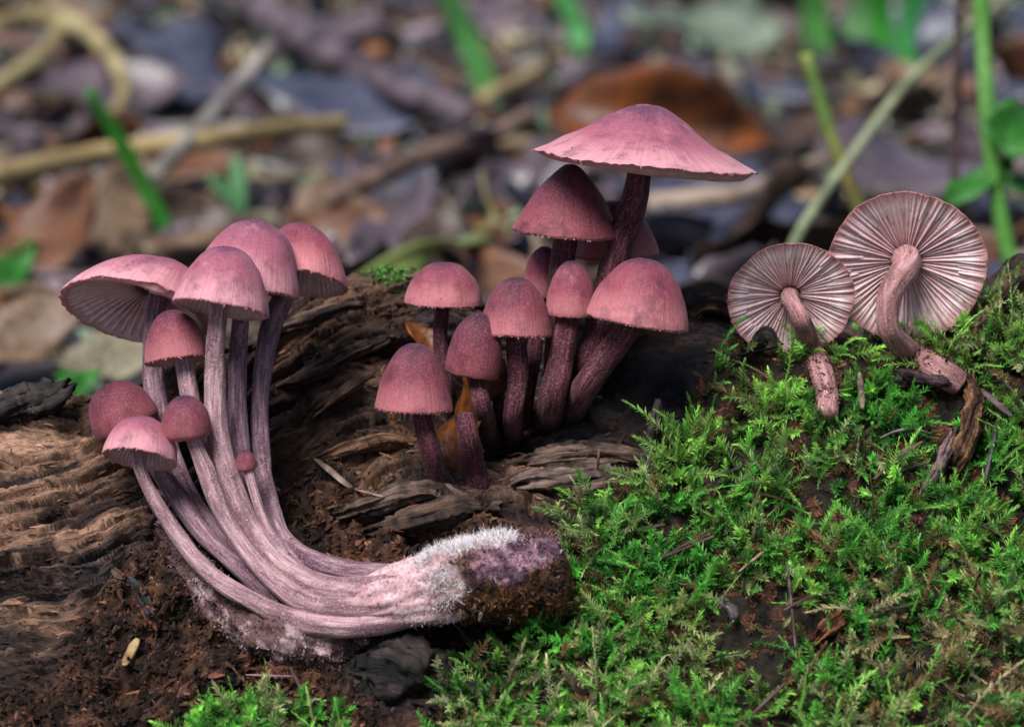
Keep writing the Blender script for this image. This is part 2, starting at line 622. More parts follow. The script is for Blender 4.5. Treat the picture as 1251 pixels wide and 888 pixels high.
# integrate tilt so that grain lines climb to the right on the left half
tilt = np.interp(BP[:, 0], [-9, -6, -4, -2.5, -1, 1, 9], [-1.0, -.55, -.2, .35, .75, .8, .8])
gx = gs + tilt + warp
GR = np.stack([ga * .9 + warp * .4, gx, fbm(BP * .4, 2, 47)], -1)
A1 = np.stack([GR[:, 0] * .45, GR[:, 1] * 2.1, GR[:, 2]], -1)
A2 = np.stack([GR[:, 0] * .9, GR[:, 1] * 7.0, GR[:, 2]], -1)
A3 = np.stack([GR[:, 0] * 1.6, GR[:, 1] * 19.0, GR[:, 2] * 2], -1)
n1 = fbm(A1, 4, 51)
rd = ridged(A2, 3, 53)
rf = ridged(A3, 2, 57)
step_ = n1 * 5
terr = (np.floor(step_) + sstep(.72, 1.0, step_ - np.floor(step_))) / 5
lump = fbm(BP * 2.6, 4, 61)
grit = fbm(BP * 9, 3, 67)
def cells(u, v, seed):
    iu, iv = np.floor(u), np.floor(v)
    f1 = np.full(u.shape, 9.0)
    f2 = np.full(u.shape, 9.0)
    rid = np.zeros(u.shape)
    lv = np.zeros(u.shape)
    z = np.zeros(u.shape)
    for a in (-1, 0, 1):
        for b in (-1, 0, 1):
            cu = iu + a + hash3(iu + a, iv + b, z, seed)
            cv = iv + b + hash3(iu + a, iv + b, z, seed + 1)
            dd = np.abs(u - cu) * .8 + np.abs(v - cv)
            r_ = hash3(iu + a, iv + b, z, seed + 2)
            nw = dd < f1
            f2 = np.where(nw, f1, np.minimum(f2, dd))
            rid = np.where(nw, r_, rid)
            lv = np.where(nw, v - cv, lv)
            f1 = np.where(nw, dd, f1)
    return f2 - f1, rid, lv


cj = fbm(BP * 3, 2, 89) * .22
e1_, id1, lv1 = cells(GR[:, 0] * .75 + cj, GR[:, 1] * 5.5 + cj, 401)
e2_, id2, lv2 = cells(GR[:, 0] * 1.5 + cj, GR[:, 1] * 16.0 + cj, 411)
block = .17 * (id1 - .5) + .08 * lv1 * (id1 * 5 % 1 - .5) - .07 * sstep(.22, .0, e1_) + .07 * (id2 - .5) - .03 * sstep(.2, .0, e2_)
crack = sstep(.62, .95, ridged(np.stack([GR[:, 0] * .8, GR[:, 1] * 3.6, GR[:, 2] * 1.5], -1), 2, 83))
pits = sstep(.15, .5, fbm(np.stack([GR[:, 0] * 2.2, GR[:, 1] * 6, GR[:, 2]], -1), 3, 85))
wood_h = block + .16 * n1 + .12 * terr + .07 * rd + .06 * rf + .04 * lump + .02 * grit - .24 * crack - .07 * pits - .06 * sstep(.6, .95, ridged(np.stack([GR[:, 0] * 1.3, GR[:, 1] * 9, GR[:, 2] * 2], -1), 2, 87))
crumb_h = .4 * block + .40 * lump + .19 * grit + .05 * rd + .12 * terr - .10 * pits
h = wood_h * (1 - crumb_m) + crumb_h * crumb_m
h = h * (1 - char_m) + (.14 * lump + .13 * grit + .05 * fbm(BP * 22, 2, 91)) * char_m
h = h * (1 - moss_m) + (.22 * lump + .10 * grit) * moss_m
# deep hollow behind the middle group, cleft behind the left clump
h -= .55 * np.exp(-(((PX - 600) / 75) ** 2 + ((PY - 470) / 75) ** 2))
h -= .5 * np.exp(-(((PX - 330) / 40) ** 2 + ((PY - 490) / 110) ** 2))
fade = np.ones(nr_)
fade[:NB] = np.linspace(.3, 1, NB)
h = (h.reshape(nc_, nr_) * fade[None]).reshape(-1)
LV = BP + NR * h[:, None]
# albedo of the wood
n4 = fbm(np.stack([GR[:, 0] * .7, GR[:, 1] * 3.2, GR[:, 2]], -1), 4, 71)
n5 = fbm(BP * 1.1, 4, 73)
n6 = fbm(BP * 6, 3, 79)


def lerp(a, b, t):
    return np.asarray(a) * (1 - t[:, None]) + np.asarray(b) * t[:, None]


c = lerp((.026, .015, .013), (.135, .076, .052), sstep(-.3, .4, n4 + n6 * .3))
c = lerp(c, np.full_like(c, 1) * (.25, .145, .098), pale_m * sstep(-.25, .35, n4 + n6 * .4))
c = lerp(c, np.full_like(c, 1) * (.050, .042, .050), sstep(.05, .4, n5) * .8 * (1 - pale_m * .5))
tone = (.55 + .9 * id2) * (.75 + .5 * id1)
c = c * tone[:, None]
cr = lerp((.016, .008, .006), (.105, .046, .027), sstep(-.25, .5, n6 + n5 * .6))
c = lerp(c, cr, crumb_m)
# orange rot low behind the middle group
orange = np.exp(-(((PX - 460) / 70) ** 2 + ((PY - 520) / 60) ** 2)) * sstep(-.1, .3, n6 + n5)
c = lerp(c, np.full_like(c, 1) * (.22, .10, .045), orange)
c = lerp(c, np.full_like(c, 1) * (.020, .019, .024), char_m)
top = sstep(-.2, .35, n5 + n6 * .5) * sstep(520, 360, PY) * (PX < 560) * (PX > 300) * sstep(30, 0, PY - np.interp(PX, sx, [s[1][0][0] for s in ST]))
c = lerp(c, np.full_like(c, 1) * (.025, .045, .02), top)
c = lerp(c, lerp((.020, .016, .011), (.085, .042, .026), sstep(-.1, .45, n6 + n5 * .4)), moss_m)

LOG = thing('fallen_log', 'rotten brown fallen log with cracked grain and a moss-grown end', 'log', (0, 1.5, GZ))
part('wood', LV, gridfaces(nc_, nr_), M['wood'], LOG, c, {'grain': GR})
# close the two far ends
for side in (0, nc_ - 1):
    ring = LV.reshape(nc_, nr_, 3)[side]
    V = np.vstack([ring, ring.mean(0)])
    F = np.array([[i, i + 1, nr_] for i in range(nr_ - 1)] + [[nr_ - 1, 0, nr_]])
    part('sawn_end', V, F, M['wood'], LOG, np.full((len(V), 3), .1), {'grain': V})

BV = BVHTree.FromPolygons([tuple(v) for v in LV], [tuple(f) for f in gridfaces(nc_, nr_)])


def hit(px, py):
    loc, n, i, dist = BV.ray_cast(Vector(CAM), Vector(ray(px, py)))
    return (np.array(loc), np.array(n)) if loc is not None else (None, None)


def S(px, py, off=0.0):
    """depth value d of the log surface at that pixel, plus off (negative: towards the camera)"""
    p, n = hit(px, py)
    if p is None:
        return 2.5 + off
    return (p - CAM) @ Fv - DIST + off


LVg = LV.reshape(nc_, nr_, 3)


def sample_surface(n, weight, rng):
    """random points on the front of the log: index of grid vertex, jittered position, normal"""
    g = LVg
    au = np.cross(g[1:, :-1] - g[:-1, :-1], g[:-1, 1:] - g[:-1, :-1])
    area = np.linalg.norm(au, axis=-1)
    wgt = area * weight.reshape(nc_, nr_)[:-1, :-1]
    cum = np.cumsum(wgt.ravel())
    q = np.searchsorted(cum, rng.random(n) * cum[-1])
    i, j = np.unravel_index(q, area.shape)
    a, b = rng.random((n, 1)), rng.random((n, 1))
    p = g[i, j] * (1 - a) * (1 - b) + g[i + 1, j] * a * (1 - b) + g[i, j + 1] * (1 - a) * b + g[i + 1, j + 1] * a * b
    return i * nr_ + j, p, NR[i * nr_ + j]


# loose fibres and crumbs of rotten wood on the log
front = np.zeros((nc_, nr_))
front[:, NB - 6:NB + NF] = 1
front = front.reshape(-1)
inview = ((PX > -150) & (PX < 1400)).astype(float)


def splinters(n, weight, length, width, colr, along, lift, rng, mat, name, parent):
    idx, p, nn = sample_surface(n, weight, rng)
    gd = du.reshape(-1, 3)[idx]
    gd = gd / (np.linalg.norm(gd, axis=1)[:, None] + 1e-9)
    dvv = dv.reshape(-1, 3)[idx]
    dvv = dvv / (np.linalg.norm(dvv, axis=1)[:, None] + 1e-9)
    th = rng.normal(0, along, n) - .12
    dr = gd * np.cos(th)[:, None] + dvv * np.sin(th)[:, None] + nn * rng.normal(lift, abs(lift) + .15, n)[:, None]
    dr /= np.linalg.norm(dr, axis=1)[:, None]
    sd = np.cross(dr, nn)
    sd /= np.linalg.norm(sd, axis=1)[:, None] + 1e-9
    up = np.cross(sd, dr)
    L = rng.uniform(*length, n) * rng.uniform(.4, 1.3, n)
    W = rng.uniform(*width, n)
    cu = rng.normal(0, .18, n)
    verts = []
    for t, ws in ((-.5, .35), (0, 1.0), (.5, .15)):
        ctr = p + nn * .012 + dr * (L * t)[:, None] + up * (cu * L * (1 - 4 * t * t) * .5)[:, None]
        for a in (90, 210, 330):
            ca, sa = math.cos(math.radians(a)), math.sin(math.radians(a))
            verts.append(ctr + (sd * ca + up * sa * .7) * (W * ws)[:, None])
    V = np.stack(verts, 1)                    # n,9,3
    f = []
    for k in (0, 3):
        for a in range(3):
            b = (a + 1) % 3
            f.append([k + a, k + b, k + 3 + b, k + 3 + a])
    f = np.array(f)
    F = (np.arange(n)[:, None, None] * 9 + f[None]).reshape(-1, 4)
    cc = colr(idx, rng)
    return part(name, V.reshape(-1, 3), F, mat, parent, np.repeat(cc, 9, axis=0), kind='stuff', smooth=False)


def fib_col(idx, rng):
    b = c[idx] * rng.choice([.35, .7, 1.1, 1.7, 3.0], (len(idx), 1), p=[.25, .3, .22, .15, .08]) * rng.uniform(.85, 1.15, (len(idx), 3)) + rng.uniform(0, .02, (len(idx), 1)) * np.array([1, .6, .4])
    return b


r1 = np.random.default_rng(5)
bare = front * inview * (1 - moss_m) * (1 - char_m)
splinters(2600, bare * (1 - crumb_m) * (.25 + .75 * sstep(-.1, .4, lump)), (.06, .30), (.006, .020), fib_col, .12, .02, r1, M['fibre'], 'wood_fibre_litter', LOG)
splinters(13000, bare * crumb_m, (.03, .16), (.010, .034), fib_col, 1.6, .25, r1, M['fibre'], 'wood_crumb_litter', LOG)
splinters(1300, bare * crumb_m, (.14, .40), (.022, .06), fib_col, .9, .12, r1, M['fibre'], 'wood_chip_litter', LOG)
splinters(700, bare * (1 - crumb_m), (.05, .25), (.010, .03), fib_col, .5, .1, r1, M['fibre'], 'wood_flake_litter', LOG)
splinters(9000, front * inview * moss_m * sstep(-.1, .3, n6 + n5 * .4), (.03, .11), (.012, .03),
          lambda i, r: np.array([.16, .06, .032]) * r.uniform(.3, 1.5, (len(i), 1)), 1.6, .3, r1, M['fibre'], 'soil_crumb_litter', LOG)

# ------------------------------------------------------------------ mushrooms
PROF = {
    'bell': [(0, 1), (.2, .985), (.42, .90), (.62, .74), (.79, .52), (.91, .28), (.98, .09), (1, 0)],
    'cone': [(0, 1), (.13, .975), (.30, .86), (.50, .66), (.70, .43), (.87, .2), (.97, .05), (1, 0)],
    'umbo': [(0, 1), (.09, .985), (.19, .90), (.32, .73), (.50, .50), (.70, .29), (.88, .11), (.97, .03), (1, 0)],
    'dome': [(0, 1), (.28, .965), (.53, .85), (.75, .65), (.90, .42), (.98, .18), (1, 0)],
    'egg': [(0, 1), (.28, .97), (.55, .86), (.79, .67), (.95, .42), (1, .22), (.985, .08), (.93, 0)],
    'button': [(0, 1), (.36, .95), (.68, .80), (.92, .55), (1, .32), (.93, .10), (.74, 0)],
    'flat': [(0, 1), (.25, .95), (.5, .80), (.75, .52), (.92, .22), (1, 0)],
}


def hairs(V, N, n, length, rng, grav=.0, wid=.006):
    i = rng.integers(0, len(V), n)
    p = V[i] + rng.normal(0, .02, (n, 3))
    d_ = N[i] + rng.normal(0, .38, (n, 3))
    d_ /= np.linalg.norm(d_, axis=1)[:, None]
    d_[:, 2] -= grav
    L = rng.uniform(*length, n)[:, None]
    s_ = np.cross(d_, Fv + rng.normal(0, .3, (n, 3)))
    s_ /= np.linalg.norm(s_, axis=1)[:, None] + 1e-9
    m_ = p + d_ * L * .55 + rng.normal(0, .012, (n, 3))
    V4 = np.stack([p - s_ * wid, p + s_ * wid, m_ + s_ * wid * .7, p + d_ * L + rng.normal(0, .02, (n, 3)), m_ - s_ * wid * .7], 1).reshape(-1, 3)
    F = np.arange(n)[:, None] * 5 + np.array([0, 1, 2, 3, 4])[None]
    return V4, F, i


def vnorm(V, Fq):
    n = np.zeros_like(V)
    fn = np.cross(V[Fq[:, 1]] - V[Fq[:, 0]], V[Fq[:, 3]] - V[Fq[:, 0]])
    for k in range(4):
        np.add.at(n, Fq[:, k], fn)
    return n / (np.linalg.norm(n, axis=1)[:, None] + 1e-9)


def axis_of(tx, ta):
    v = np.array([math.sin(math.radians(tx)), math.sin(math.radians(ta)), 0])
    v[2] = math.sqrt(max(.0004, 1 - v @ v))
    return v / np.linalg.norm(v)


def make_mushroom(label, cap, stem, capmat, stemmat, group, gills='joined', seed=1, ragged=.5, wav=.025, dent=0.0, soil=0.0):
    """cap: px,py,d of the rim centre, rim radius and height in photo pixels, tilt right, tilt away, profile
       stem: rows px,py,d,radius(px) from the cap down to the base"""
    rng = np.random.default_rng(seed)
    px, py, d, rp, hp, tx, ta, prof = cap[:8]
    shear = cap[8] if len(cap) > 8 else 0.0
    kk = (DIST + d) / DIST / 100
    C0, R, H = P(px, py, d), rp * kk, hp * kk
    ax = axis_of(tx, ta)
    e1 = np.cross(np.array([0, 1, 0.001]), ax)
    e1 /= np.linalg.norm(e1)
    e2 = np.cross(ax, e1)
    st = np.array([list(P(x, y, dd)) + [r * (DIST + dd) / DIST / 100] for x, y, dd, r in stem])
    root = thing('mushroom', label, 'mushroom', st[-1, :3], group)

    nseg, nring = 168, 46
    an = np.linspace(0, 2 * np.pi, nseg, endpoint=False)
    pr = catmull(np.c_[np.array(PROF[prof]), np.zeros(len(PROF[prof]))] * [1, H / R, 1], nring)
    tt = np.linspace(0, 1, nring)
    ca, sa = np.cos(an), np.sin(an)
    A = np.stack(np.broadcast_arrays(ca[None], sa[None], tt[:, None]), -1)
    cs = np.stack([ca, sa, ca * 0], -1)
    wave = fbm(cs * 1.3 + seed * 7.7, 3, seed)               # slow waviness of the margin
    nst = int(60 + R * 30)
    stri = np.cos(an * nst + 5 * vnoise(cs * 3 + seed, seed + 3))
    tooth = vnoise(cs * 13 + seed, seed + 4) + .8 * vnoise(cs * 37 + seed, seed + 5)
    rr = pr[:, 0][:, None] * R * (1 + wav * 1.6 * wave[None] * tt[:, None] ** 2)
    hh = pr[:, 1][:, None] * R + np.zeros((1, nseg))
    lumpy = fbm(np.stack([A[..., 0] * 1.1, A[..., 1] * 1.1, A[..., 2] * 2.2], -1) + seed * 1.9, 3, seed + 8)
    grow = .055 * R * lumpy * np.sin(np.pi * np.minimum(tt * 1.1, 1))[:, None]
    grow = grow + .0022 * R ** .5 * stri[None] * sstep(.45, .95, tt)[:, None]
    rr = rr + grow * np.minimum(tt * 3, 1)[:, None]
    hh = hh + grow * .6
    hh = hh + wav * 1.4 * R * wave[None] * sstep(.5, 1, tt)[:, None]
    hh = hh - ragged * .013 * tooth[None] * sstep(.95, 1.0, tt)[:, None]
    if dent:
        hh = hh - dent * R * np.exp(-((A[..., 0] - .25) ** 2 + (A[..., 1] + .1) ** 2) / .12 - ((tt[:, None] - .28) / .16) ** 2)
    # underside: from the rim back in to the stem
    t_in = np.linspace(0, 1, 14) ** 1.5
    wall = .035 if prof == 'flat' else .12
    thick = .045 * R + .012
    rs = st[0, 3]
    u_r = (rr[-1][None] - thick * (.35 if prof != 'flat' else .12)) * (1 - t_in[:, None]) + rs * .6 * t_in[:, None]
    prof_h = np.interp(np.minimum(u_r / (R * .92), .995), pr[:, 0][:int(nring * .98)], pr[:, 1][:int(nring * .98)] * R)
    u_h = np.minimum(prof_h - thick * 1.6, .72 * H) * sstep(0, wall, t_in)[:, None] + hh[-1][None] * (1 - sstep(0, wall, t_in))[:, None]
    if prof in ('egg', 'button'):
        u_h = hh[-1][None] + thick * .8 * np.sin(np.pi * t_in)[:, None]
    if prof == 'flat':
        u_h = hh[-1][None] + .45 * H * np.sin(t_in * np.pi / 2)[:, None]
    rr2, hh2 = np.vstack([rr, u_r]), np.vstack([hh, u_h])
    V = C0 + rr2[..., None] * (ca[None, :, None] * e1 + sa[None, :, None] * e2) + hh2[..., None] * ax + (shear * R * np.sign(hh2) * np.abs(hh2 / H) ** 1.4)[..., None] * e1
    V0 = V
    A2_ = np.concatenate([A, np.stack(np.broadcast_arrays(ca[None], sa[None], np.maximum(1 - t_in, .12)[:, None]), -1)], 0)
    cp = part('cap', V.reshape(-1, 3), gridfaces(nring + 14, nseg, True), M[capmat], root, None, {'cap': A2_.reshape(-1, 3)})
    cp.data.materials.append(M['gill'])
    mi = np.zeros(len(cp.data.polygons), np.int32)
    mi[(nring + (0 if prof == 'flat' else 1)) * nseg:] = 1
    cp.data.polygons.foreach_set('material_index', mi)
    # gills: thin radial blades hanging from the underside
    if gills:
        ng = {'joined': int(40 + 8 * R), 'each': 62}[gills] if isinstance(gills, str) else gills
        GV, GF, GA = [], [], []
        for g in range(ng):
            for lv in ((0,) if gills == 'joined' else (0, 1)):
                th = (g + .5 * lv + rng.normal(0, .07)) / ng * 2 * np.pi
                q = (.012, .9) if lv == 0 else (.015, rng.uniform(.28, .5))
                u = np.linspace(q[0], q[1], 9)
                jr = np.interp(th, np.r_[an, 2 * np.pi], np.r_[u_r[0], u_r[0][:1]])
                r_ = (jr * 1.0) * (1 - u) + rs * .6 * u
                jj = int(th / (2 * np.pi) * nseg) % nseg
                top = np.interp(u, t_in, u_h[:, jj])
                dep = ((.19 if lv == 0 else .12) if gills == 'joined' else (.048 if lv == 0 else .034)) * R * np.sin(np.pi * np.clip((u - q[0]) / (q[1] + .25), 0, 1)) ** .85
                if gills == 'each':
                    bot = top - dep * .8
                else:
                    bot = np.maximum(top - dep * 1.5, hh[-1][jj] + .012)
                th_ = th + .02 * np.sin(u * 3 + g) * (lv + .6)
                dirs = np.cos(th_)[:, None] * e1 + np.sin(th_)[:, None] * e2
                side = -np.sin(th_)[:, None] * e1 + np.cos(th_)[:, None] * e2
                wd = np.minimum(.020 * R ** .5, r_ * np.pi / ng * .42)[:, None]
                ctr = C0 + r_[:, None] * dirs
                rows = [ctr + (top + .01)[:, None] * ax + side * wd * 1.3, ctr + bot[:, None] * ax + side * wd * .6,
                        ctr + bot[:, None] * ax - side * wd * .6, ctr + (top + .01)[:, None] * ax - side * wd * 1.3]
                v = np.stack(rows, 0).reshape(-1, 3)
                hv_ = (v - C0) @ ax
                v = v + (shear * R * np.sign(hv_) * np.abs(hv_ / H) ** 1.4)[:, None] * e1
                f = gridfaces(4, 9)
                at = np.stack([np.tile(np.cos(th_), 4), np.tile(np.sin(th_), 4), np.tile(r_ / R, 4)], -1)
                if gills == 'each':
                    # each blade is a piece of its own, child of the cap (which sits at the root's origin)
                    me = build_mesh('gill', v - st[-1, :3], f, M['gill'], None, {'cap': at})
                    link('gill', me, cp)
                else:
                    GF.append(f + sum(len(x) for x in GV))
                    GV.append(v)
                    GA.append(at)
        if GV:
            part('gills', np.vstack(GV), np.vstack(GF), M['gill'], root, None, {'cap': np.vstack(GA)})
    if ragged > .5:
        m_ = 110
        jj = rng.integers(0, nseg, m_)
        rim = V0[nring - 1, jj]
        dn = -ax * .8 + (rim - C0) / R * .35 + rng.normal(0, .5, (m_, 3))
        sd2 = np.cross(dn, rim - C0)
        sd2 /= np.linalg.norm(sd2, axis=1)[:, None]
        ln_ = rng.uniform(.004, .022, (m_, 1)) * ragged * rng.choice([.4, 1, 1.6], (m_, 1))
        tri = np.stack([rim + sd2 * .012, rim - sd2 * .012, rim + dn * ln_], 1).reshape(-1, 3)
        fo = link('veil_fringe', build_mesh('veil_fringe', tri - st[-1, :3], np.arange(m_ * 3).reshape(-1, 3), M['fluff'], np.tile((.40, .17, .18), (m_ * 3, 1)), smooth=False), cp, 'stuff')
    # stem
    topc = np.r_[st[0, :3] + ax * (.55 * H if prof not in ('egg', 'button') else .25 * H), st[0, 3]]
    c1 = st[0]
    ctrl = np.vstack([topc, c1, st[1:]])
    ctrl[2:-1, :3] += rng.normal(0, .018, ctrl[2:-1, :3].shape)
    V, F, A = tube(ctrl, 28, .03, .20, 1.7, seed, .10)
    part('stem', V, F, M[stemmat], root, None, {'stem': A})
    if soil:
        sel = np.where((A[:-2, 2] > A[:, 2].max() * soil) & (fbm(V[:-2] * 4, 3, seed) > -.1))[0]
        nn_ = vnorm(V, F[0])
        hv_, hf_, hi_ = hairs(V[sel], nn_[sel], 420, (.02, .07), rng, .2, .011)
        cc_ = np.array([.06, .028, .018]) * rng.uniform(.3, 2.0, (len(hi_), 1))
        part('clinging_soil', hv_, hf_, M['fibre'], root, np.repeat(cc_, 5, 0), kind='stuff', smooth=False)
    return root


LG, CG, RG = 'mushrooms of the clump with curved pale stems', 'mushrooms of the group growing in the log hollow', 'picked mushrooms lying with gills showing'
# --- left clump (stems run down into one fused base)
make_mushroom('wide pink mushroom cap tilted back, pale gills showing, outermost of the curved-stem clump', (163, 381, .55, 93, 70, 11, 35, 'bell', .32),
              [(188, 382, .55, 12.6), (189, 440, .5, 12.6), (192, 500, .45, 13.5), (215, 580, .25, 13.5), (268, 660, -.25, 11.2), (345, 730, -.95, 9.6)], 'cap_pale', 'stem_violet', LG, seed=3, ragged=1.0, wav=.05)
make_mushroom('pink bell mushroom in front of the taller cap, stem thick and long', (269, 378, -.55, 60, 78, 9, 20, 'bell', .0),
              [(268, 378, -.55, 11.7), (264, 440, -.5, 12.2), (264, 520, -.5, 13.5), (282, 600, -.6, 13.6), (322, 665, -.85, 15.2), (380, 713, -1.2, 17.6), (440, 722, -1.42, 20.8), (510, 712, -1.5, 17.6), (560, 700, -1.3, 9.6)], 'cap_pale', 'stem_pale', LG, seed=5, ragged=1.0)
make_mushroom('tallest pink bell mushroom of the curved-stem clump, behind a front cap', (300, 352, .35, 66, 84, 12, 13, 'bell', .0),
              [(296, 372, .35, 10.8), (291, 440, .25, 10.8), (294, 520, .05, 11.7), (306, 600, -.2, 11.2), (345, 670, -.6, 12.8), (410, 715, -1.0, 14.4)], 'cap_pale', 'stem_violet', LG, seed=8, ragged=1.0)
make_mushroom('rose mushroom cap leaning back beside dark wood, underside in shadow', (371, 346, .95, 55, 74, 8, 27, 'bell', -.25),
              [(348, 360, .9, 12.6), (336, 390, .75, 11.7), (325, 460, .5, 11.7), (319, 540, .25, 11.7), (326, 600, .0, 10.4), (350, 660, -.5, 12.0), (405, 697, -1.0, 14.4), (470, 702, -1.25, 14.4), (520, 695, -1.2, 8.0)], 'cap_rose', 'stem_violet', LG, seed=11, ragged=.8)
make_mushroom('small rose bell mushroom under the wide tilted cap', (217, 441, -.15, 39, 64, -8, 19, 'dome'),
              [(226, 445, -.15, 11.7), (232, 480, -.2, 11.7), (246, 540, -.25, 11.7), (270, 610, -.4, 11.2), (320, 680, -.8, 12.0), (380, 728, -1.1, 12.8)], 'cap_wine', 'stem_pale', LG, seed=13, ragged=.8)
make_mushroom('tiny round button mushroom on a long pale curved stem', (229, 537, -.78, 30, 55, -4, 8, 'button'),
              [(237, 538, -.78, 9.0), (250, 575, -.78, 10.3), (275, 628, -.85, 10.4), (318, 690, -1.05, 12.0), (372, 735, -1.32, 14.4), (430, 745, -1.52, 16.0), (490, 738, -1.6, 14.4), (540, 726, -1.4, 8.0)], 'cap_wine', 'stem_pale', LG, gills=None, seed=17, ragged=.5)
make_mushroom('dark plum egg-shaped mushroom tucked behind a small gilled cap', (158, 524, .1, 42, 62, -26, 12, 'egg'),
              [(170, 535, .1, 11.7), (205, 590, -.05, 12.6), (250, 650, -.4, 11.2), (300, 700, -.75, 12.0), (345, 735, -1.05, 11.2)], 'cap_plum', 'stem_violet', LG, gills=None, seed=19, ragged=.4)
make_mushroom('small pale pink mushroom showing gills on the lowest long curved stem', (170, 561, -.75, 46, 54, 8, 29, 'dome'),
              [(169, 560, -.75, 8.6), (182, 600, -.75, 8.8), (215, 655, -.85, 10.4), (262, 705, -1.05, 11.2), (315, 737, -1.25, 12.0), (368, 757, -1.45, 13.6), (430, 764, -1.52, 14.4), (490, 757, -1.55, 12.0), (530, 745, -1.4, 6.4)], 'cap_pale', 'stem_pale', LG, seed=23, ragged=.9)
make_mushroom('minute dark red mushroom bud between the long pale stems', (302, 574, -.55, 13, 25, -8, 5, 'button'),
              [(304, 574, -.55, 6.3), (311, 600, -.6, 6.4), (325, 640, -.75, 6.4), (350, 680, -.95, 6.4)], 'cap_wine', 'stem_pale', LG, gills=None, seed=29, ragged=.4)

# --- middle group, rooted in the hollow of the log
make_mushroom('rosy bell mushroom standing alone in front of the hollow, knobbly crown', (505, 499, .15, 48, 80, 2, 6, 'bell'),
              [(515, 508, .15, 12), (526, 550, .2, 12.5), (543, 595, S(543, 595, -.05), 13), (548, 606, S(543, 595, .12), 13)], 'cap_wine', 'stem_dark', CG, seed=31, ragged=.7)
make_mushroom('closed egg-shaped plum mushroom between two open bell caps', (576, 458, .45, 34, 78, 9, 4, 'egg'),
              [(582, 462, .45, 11), (590, 500, .5, 11.5), (600, 545, S(600, 545, -.05), 13), (602, 558, S(600, 545, .15), 13)], 'cap_plum', 'stem_dark', CG, gills=None, seed=37, ragged=.4)
make_mushroom('rounded rose mushroom standing against the mossy crest of the log', (542, 371, 1.3, 48, 51, 2, 5, 'dome'),
              [(541, 378, 1.3, 9), (540, 420, 1.4, 9), (545, 470, 1.5, 10), (552, 520, S(552, 520, -.02), 10), (553, 535, S(552, 520, .2), 10)], 'cap_rose', 'stem_dark', CG, seed=41, ragged=.6)
make_mushroom('violet-crowned bell mushroom with ragged fringe beside the closed egg-shaped cap', (629, 407, .55, 46, 69, 2, 6, 'bell'),
              [(631, 415, .55, 12), (630, 460, .65, 12), (627, 510, .8, 12), (624, 538, S(624, 538, -.05), 13), (624, 548, S(624, 538, .15), 13)], 'cap_wine', 'stem_dark', CG, seed=43, ragged=1.0)
make_mushroom('slim egg-shaped rose mushroom half hidden behind the other egg cap', (660, 362, 1.5, 23, 62, 6, 4, 'egg'),
              [(660, 365, 1.5, 8), (655, 420, 1.5, 9), (648, 480, 1.4, 9), (642, 520, S(642, 520, -.02), 10), (641, 532, S(642, 520, .2), 10)], 'cap_rose', 'stem_dark', CG, gills=None, seed=47, ragged=.4)
make_mushroom('narrow closed rose mushroom with a stout dark speckled stem', (697, 386, .6, 30, 68, 2, 5, 'egg'),
              [(694, 392, .6, 14), (686, 440, .65, 15), (675, 490, .72, 16), (669, 518, S(669, 518, -.05), 17), (667, 530, S(669, 518, .15), 17)], 'cap_rose', 'stem_dark', CG, gills=None, seed=53, ragged=.5)
make_mushroom('large rosy bell mushroom on a slanting dark stem, front of the tall ones', (778, 393, .1, 64, 78, 10, 6, 'bell'),
              [(768, 395, .1, 16), (746, 428, .25, 16), (716, 472, .5, 16), (698, 502, S(698, 502, -.08), 16), (692, 514, S(698, 502, .12), 16)], 'cap_rose', 'stem_dark', CG, seed=59, ragged=.7)
make_mushroom('deep plum bell mushroom shaded under the broad umbrella cap', (692, 284, .9, 67, 84, 4, 4, 'cone'),
              [(692, 290, .9, 14), (690, 330, .95, 14), (684, 400, 1.05, 14), (676, 470, 1.1, 14), (662, 512, S(662, 512, -.02), 14), (661, 525, S(662, 512, .2), 14)], 'cap_plum', 'stem_dark', CG, seed=61, ragged=.8)
make_mushroom('tall mushroom with a broad flat pink umbrella cap and pointed crown', (787, 196, .55, 139, 68, 6.5, 5, 'umbo'),
              [(782, 205, .55, 16), (772, 250, .65, 17), (756, 310, .8, 17), (738, 380, .9, 18), (718, 440, .95, 18), (696, 492, S(696, 492, .0), 18), (690, 505, S(696, 492, .2), 18)], 'cap_pale', 'stem_dark', CG, seed=67, ragged=1.3, wav=.03)
make_mushroom('dusky rose mushroom mostly hidden behind the umbrella mushroom stem', (752, 311, 1.7, 53, 66, -2, 4, 'bell'),
              [(750, 318, 1.7, 12), (742, 370, 1.65, 12), (728, 430, 1.5, 12), (712, 480, S(712, 480, -.02), 13), (709, 495, S(712, 480, .2), 13)], 'cap_wine', 'stem_dark', CG, seed=71, ragged=.8)
make_mushroom('small dark red mushroom bud in the hollow between stems', (608, 478, 1.25, 12, 44, 4, 3, 'egg'),
              [(609, 482, 1.25, 7), (610, 505, 1.3, 7), (611, 530, S(611, 530, -.02), 8), (611, 540, S(611, 530, .15), 8)], 'cap_plum', 'stem_dark', CG, gills=None, seed=73, ragged=.3)

# a stem that has lost its cap
ctrl = np.array([list(P(566, 506, .3)) + [.12], list(P(571, 535, .3)) + [.135], list(P(578, 570, S(580, 588, -.18))) + [.15], list(P(583, 592, S(583, 590, -.02))) + [.16], list(P(584, 602, S(583, 590, .12))) + [.16]])
V, F, A = tube(ctrl, 26, .03, .14, 2.5, 77, .1)
single('broken_mushroom', V, F, M['stem_dark'], 'capless reddish mushroom stem leaning in front of the egg-shaped mushroom', 'stem', attrs={'stem': A})

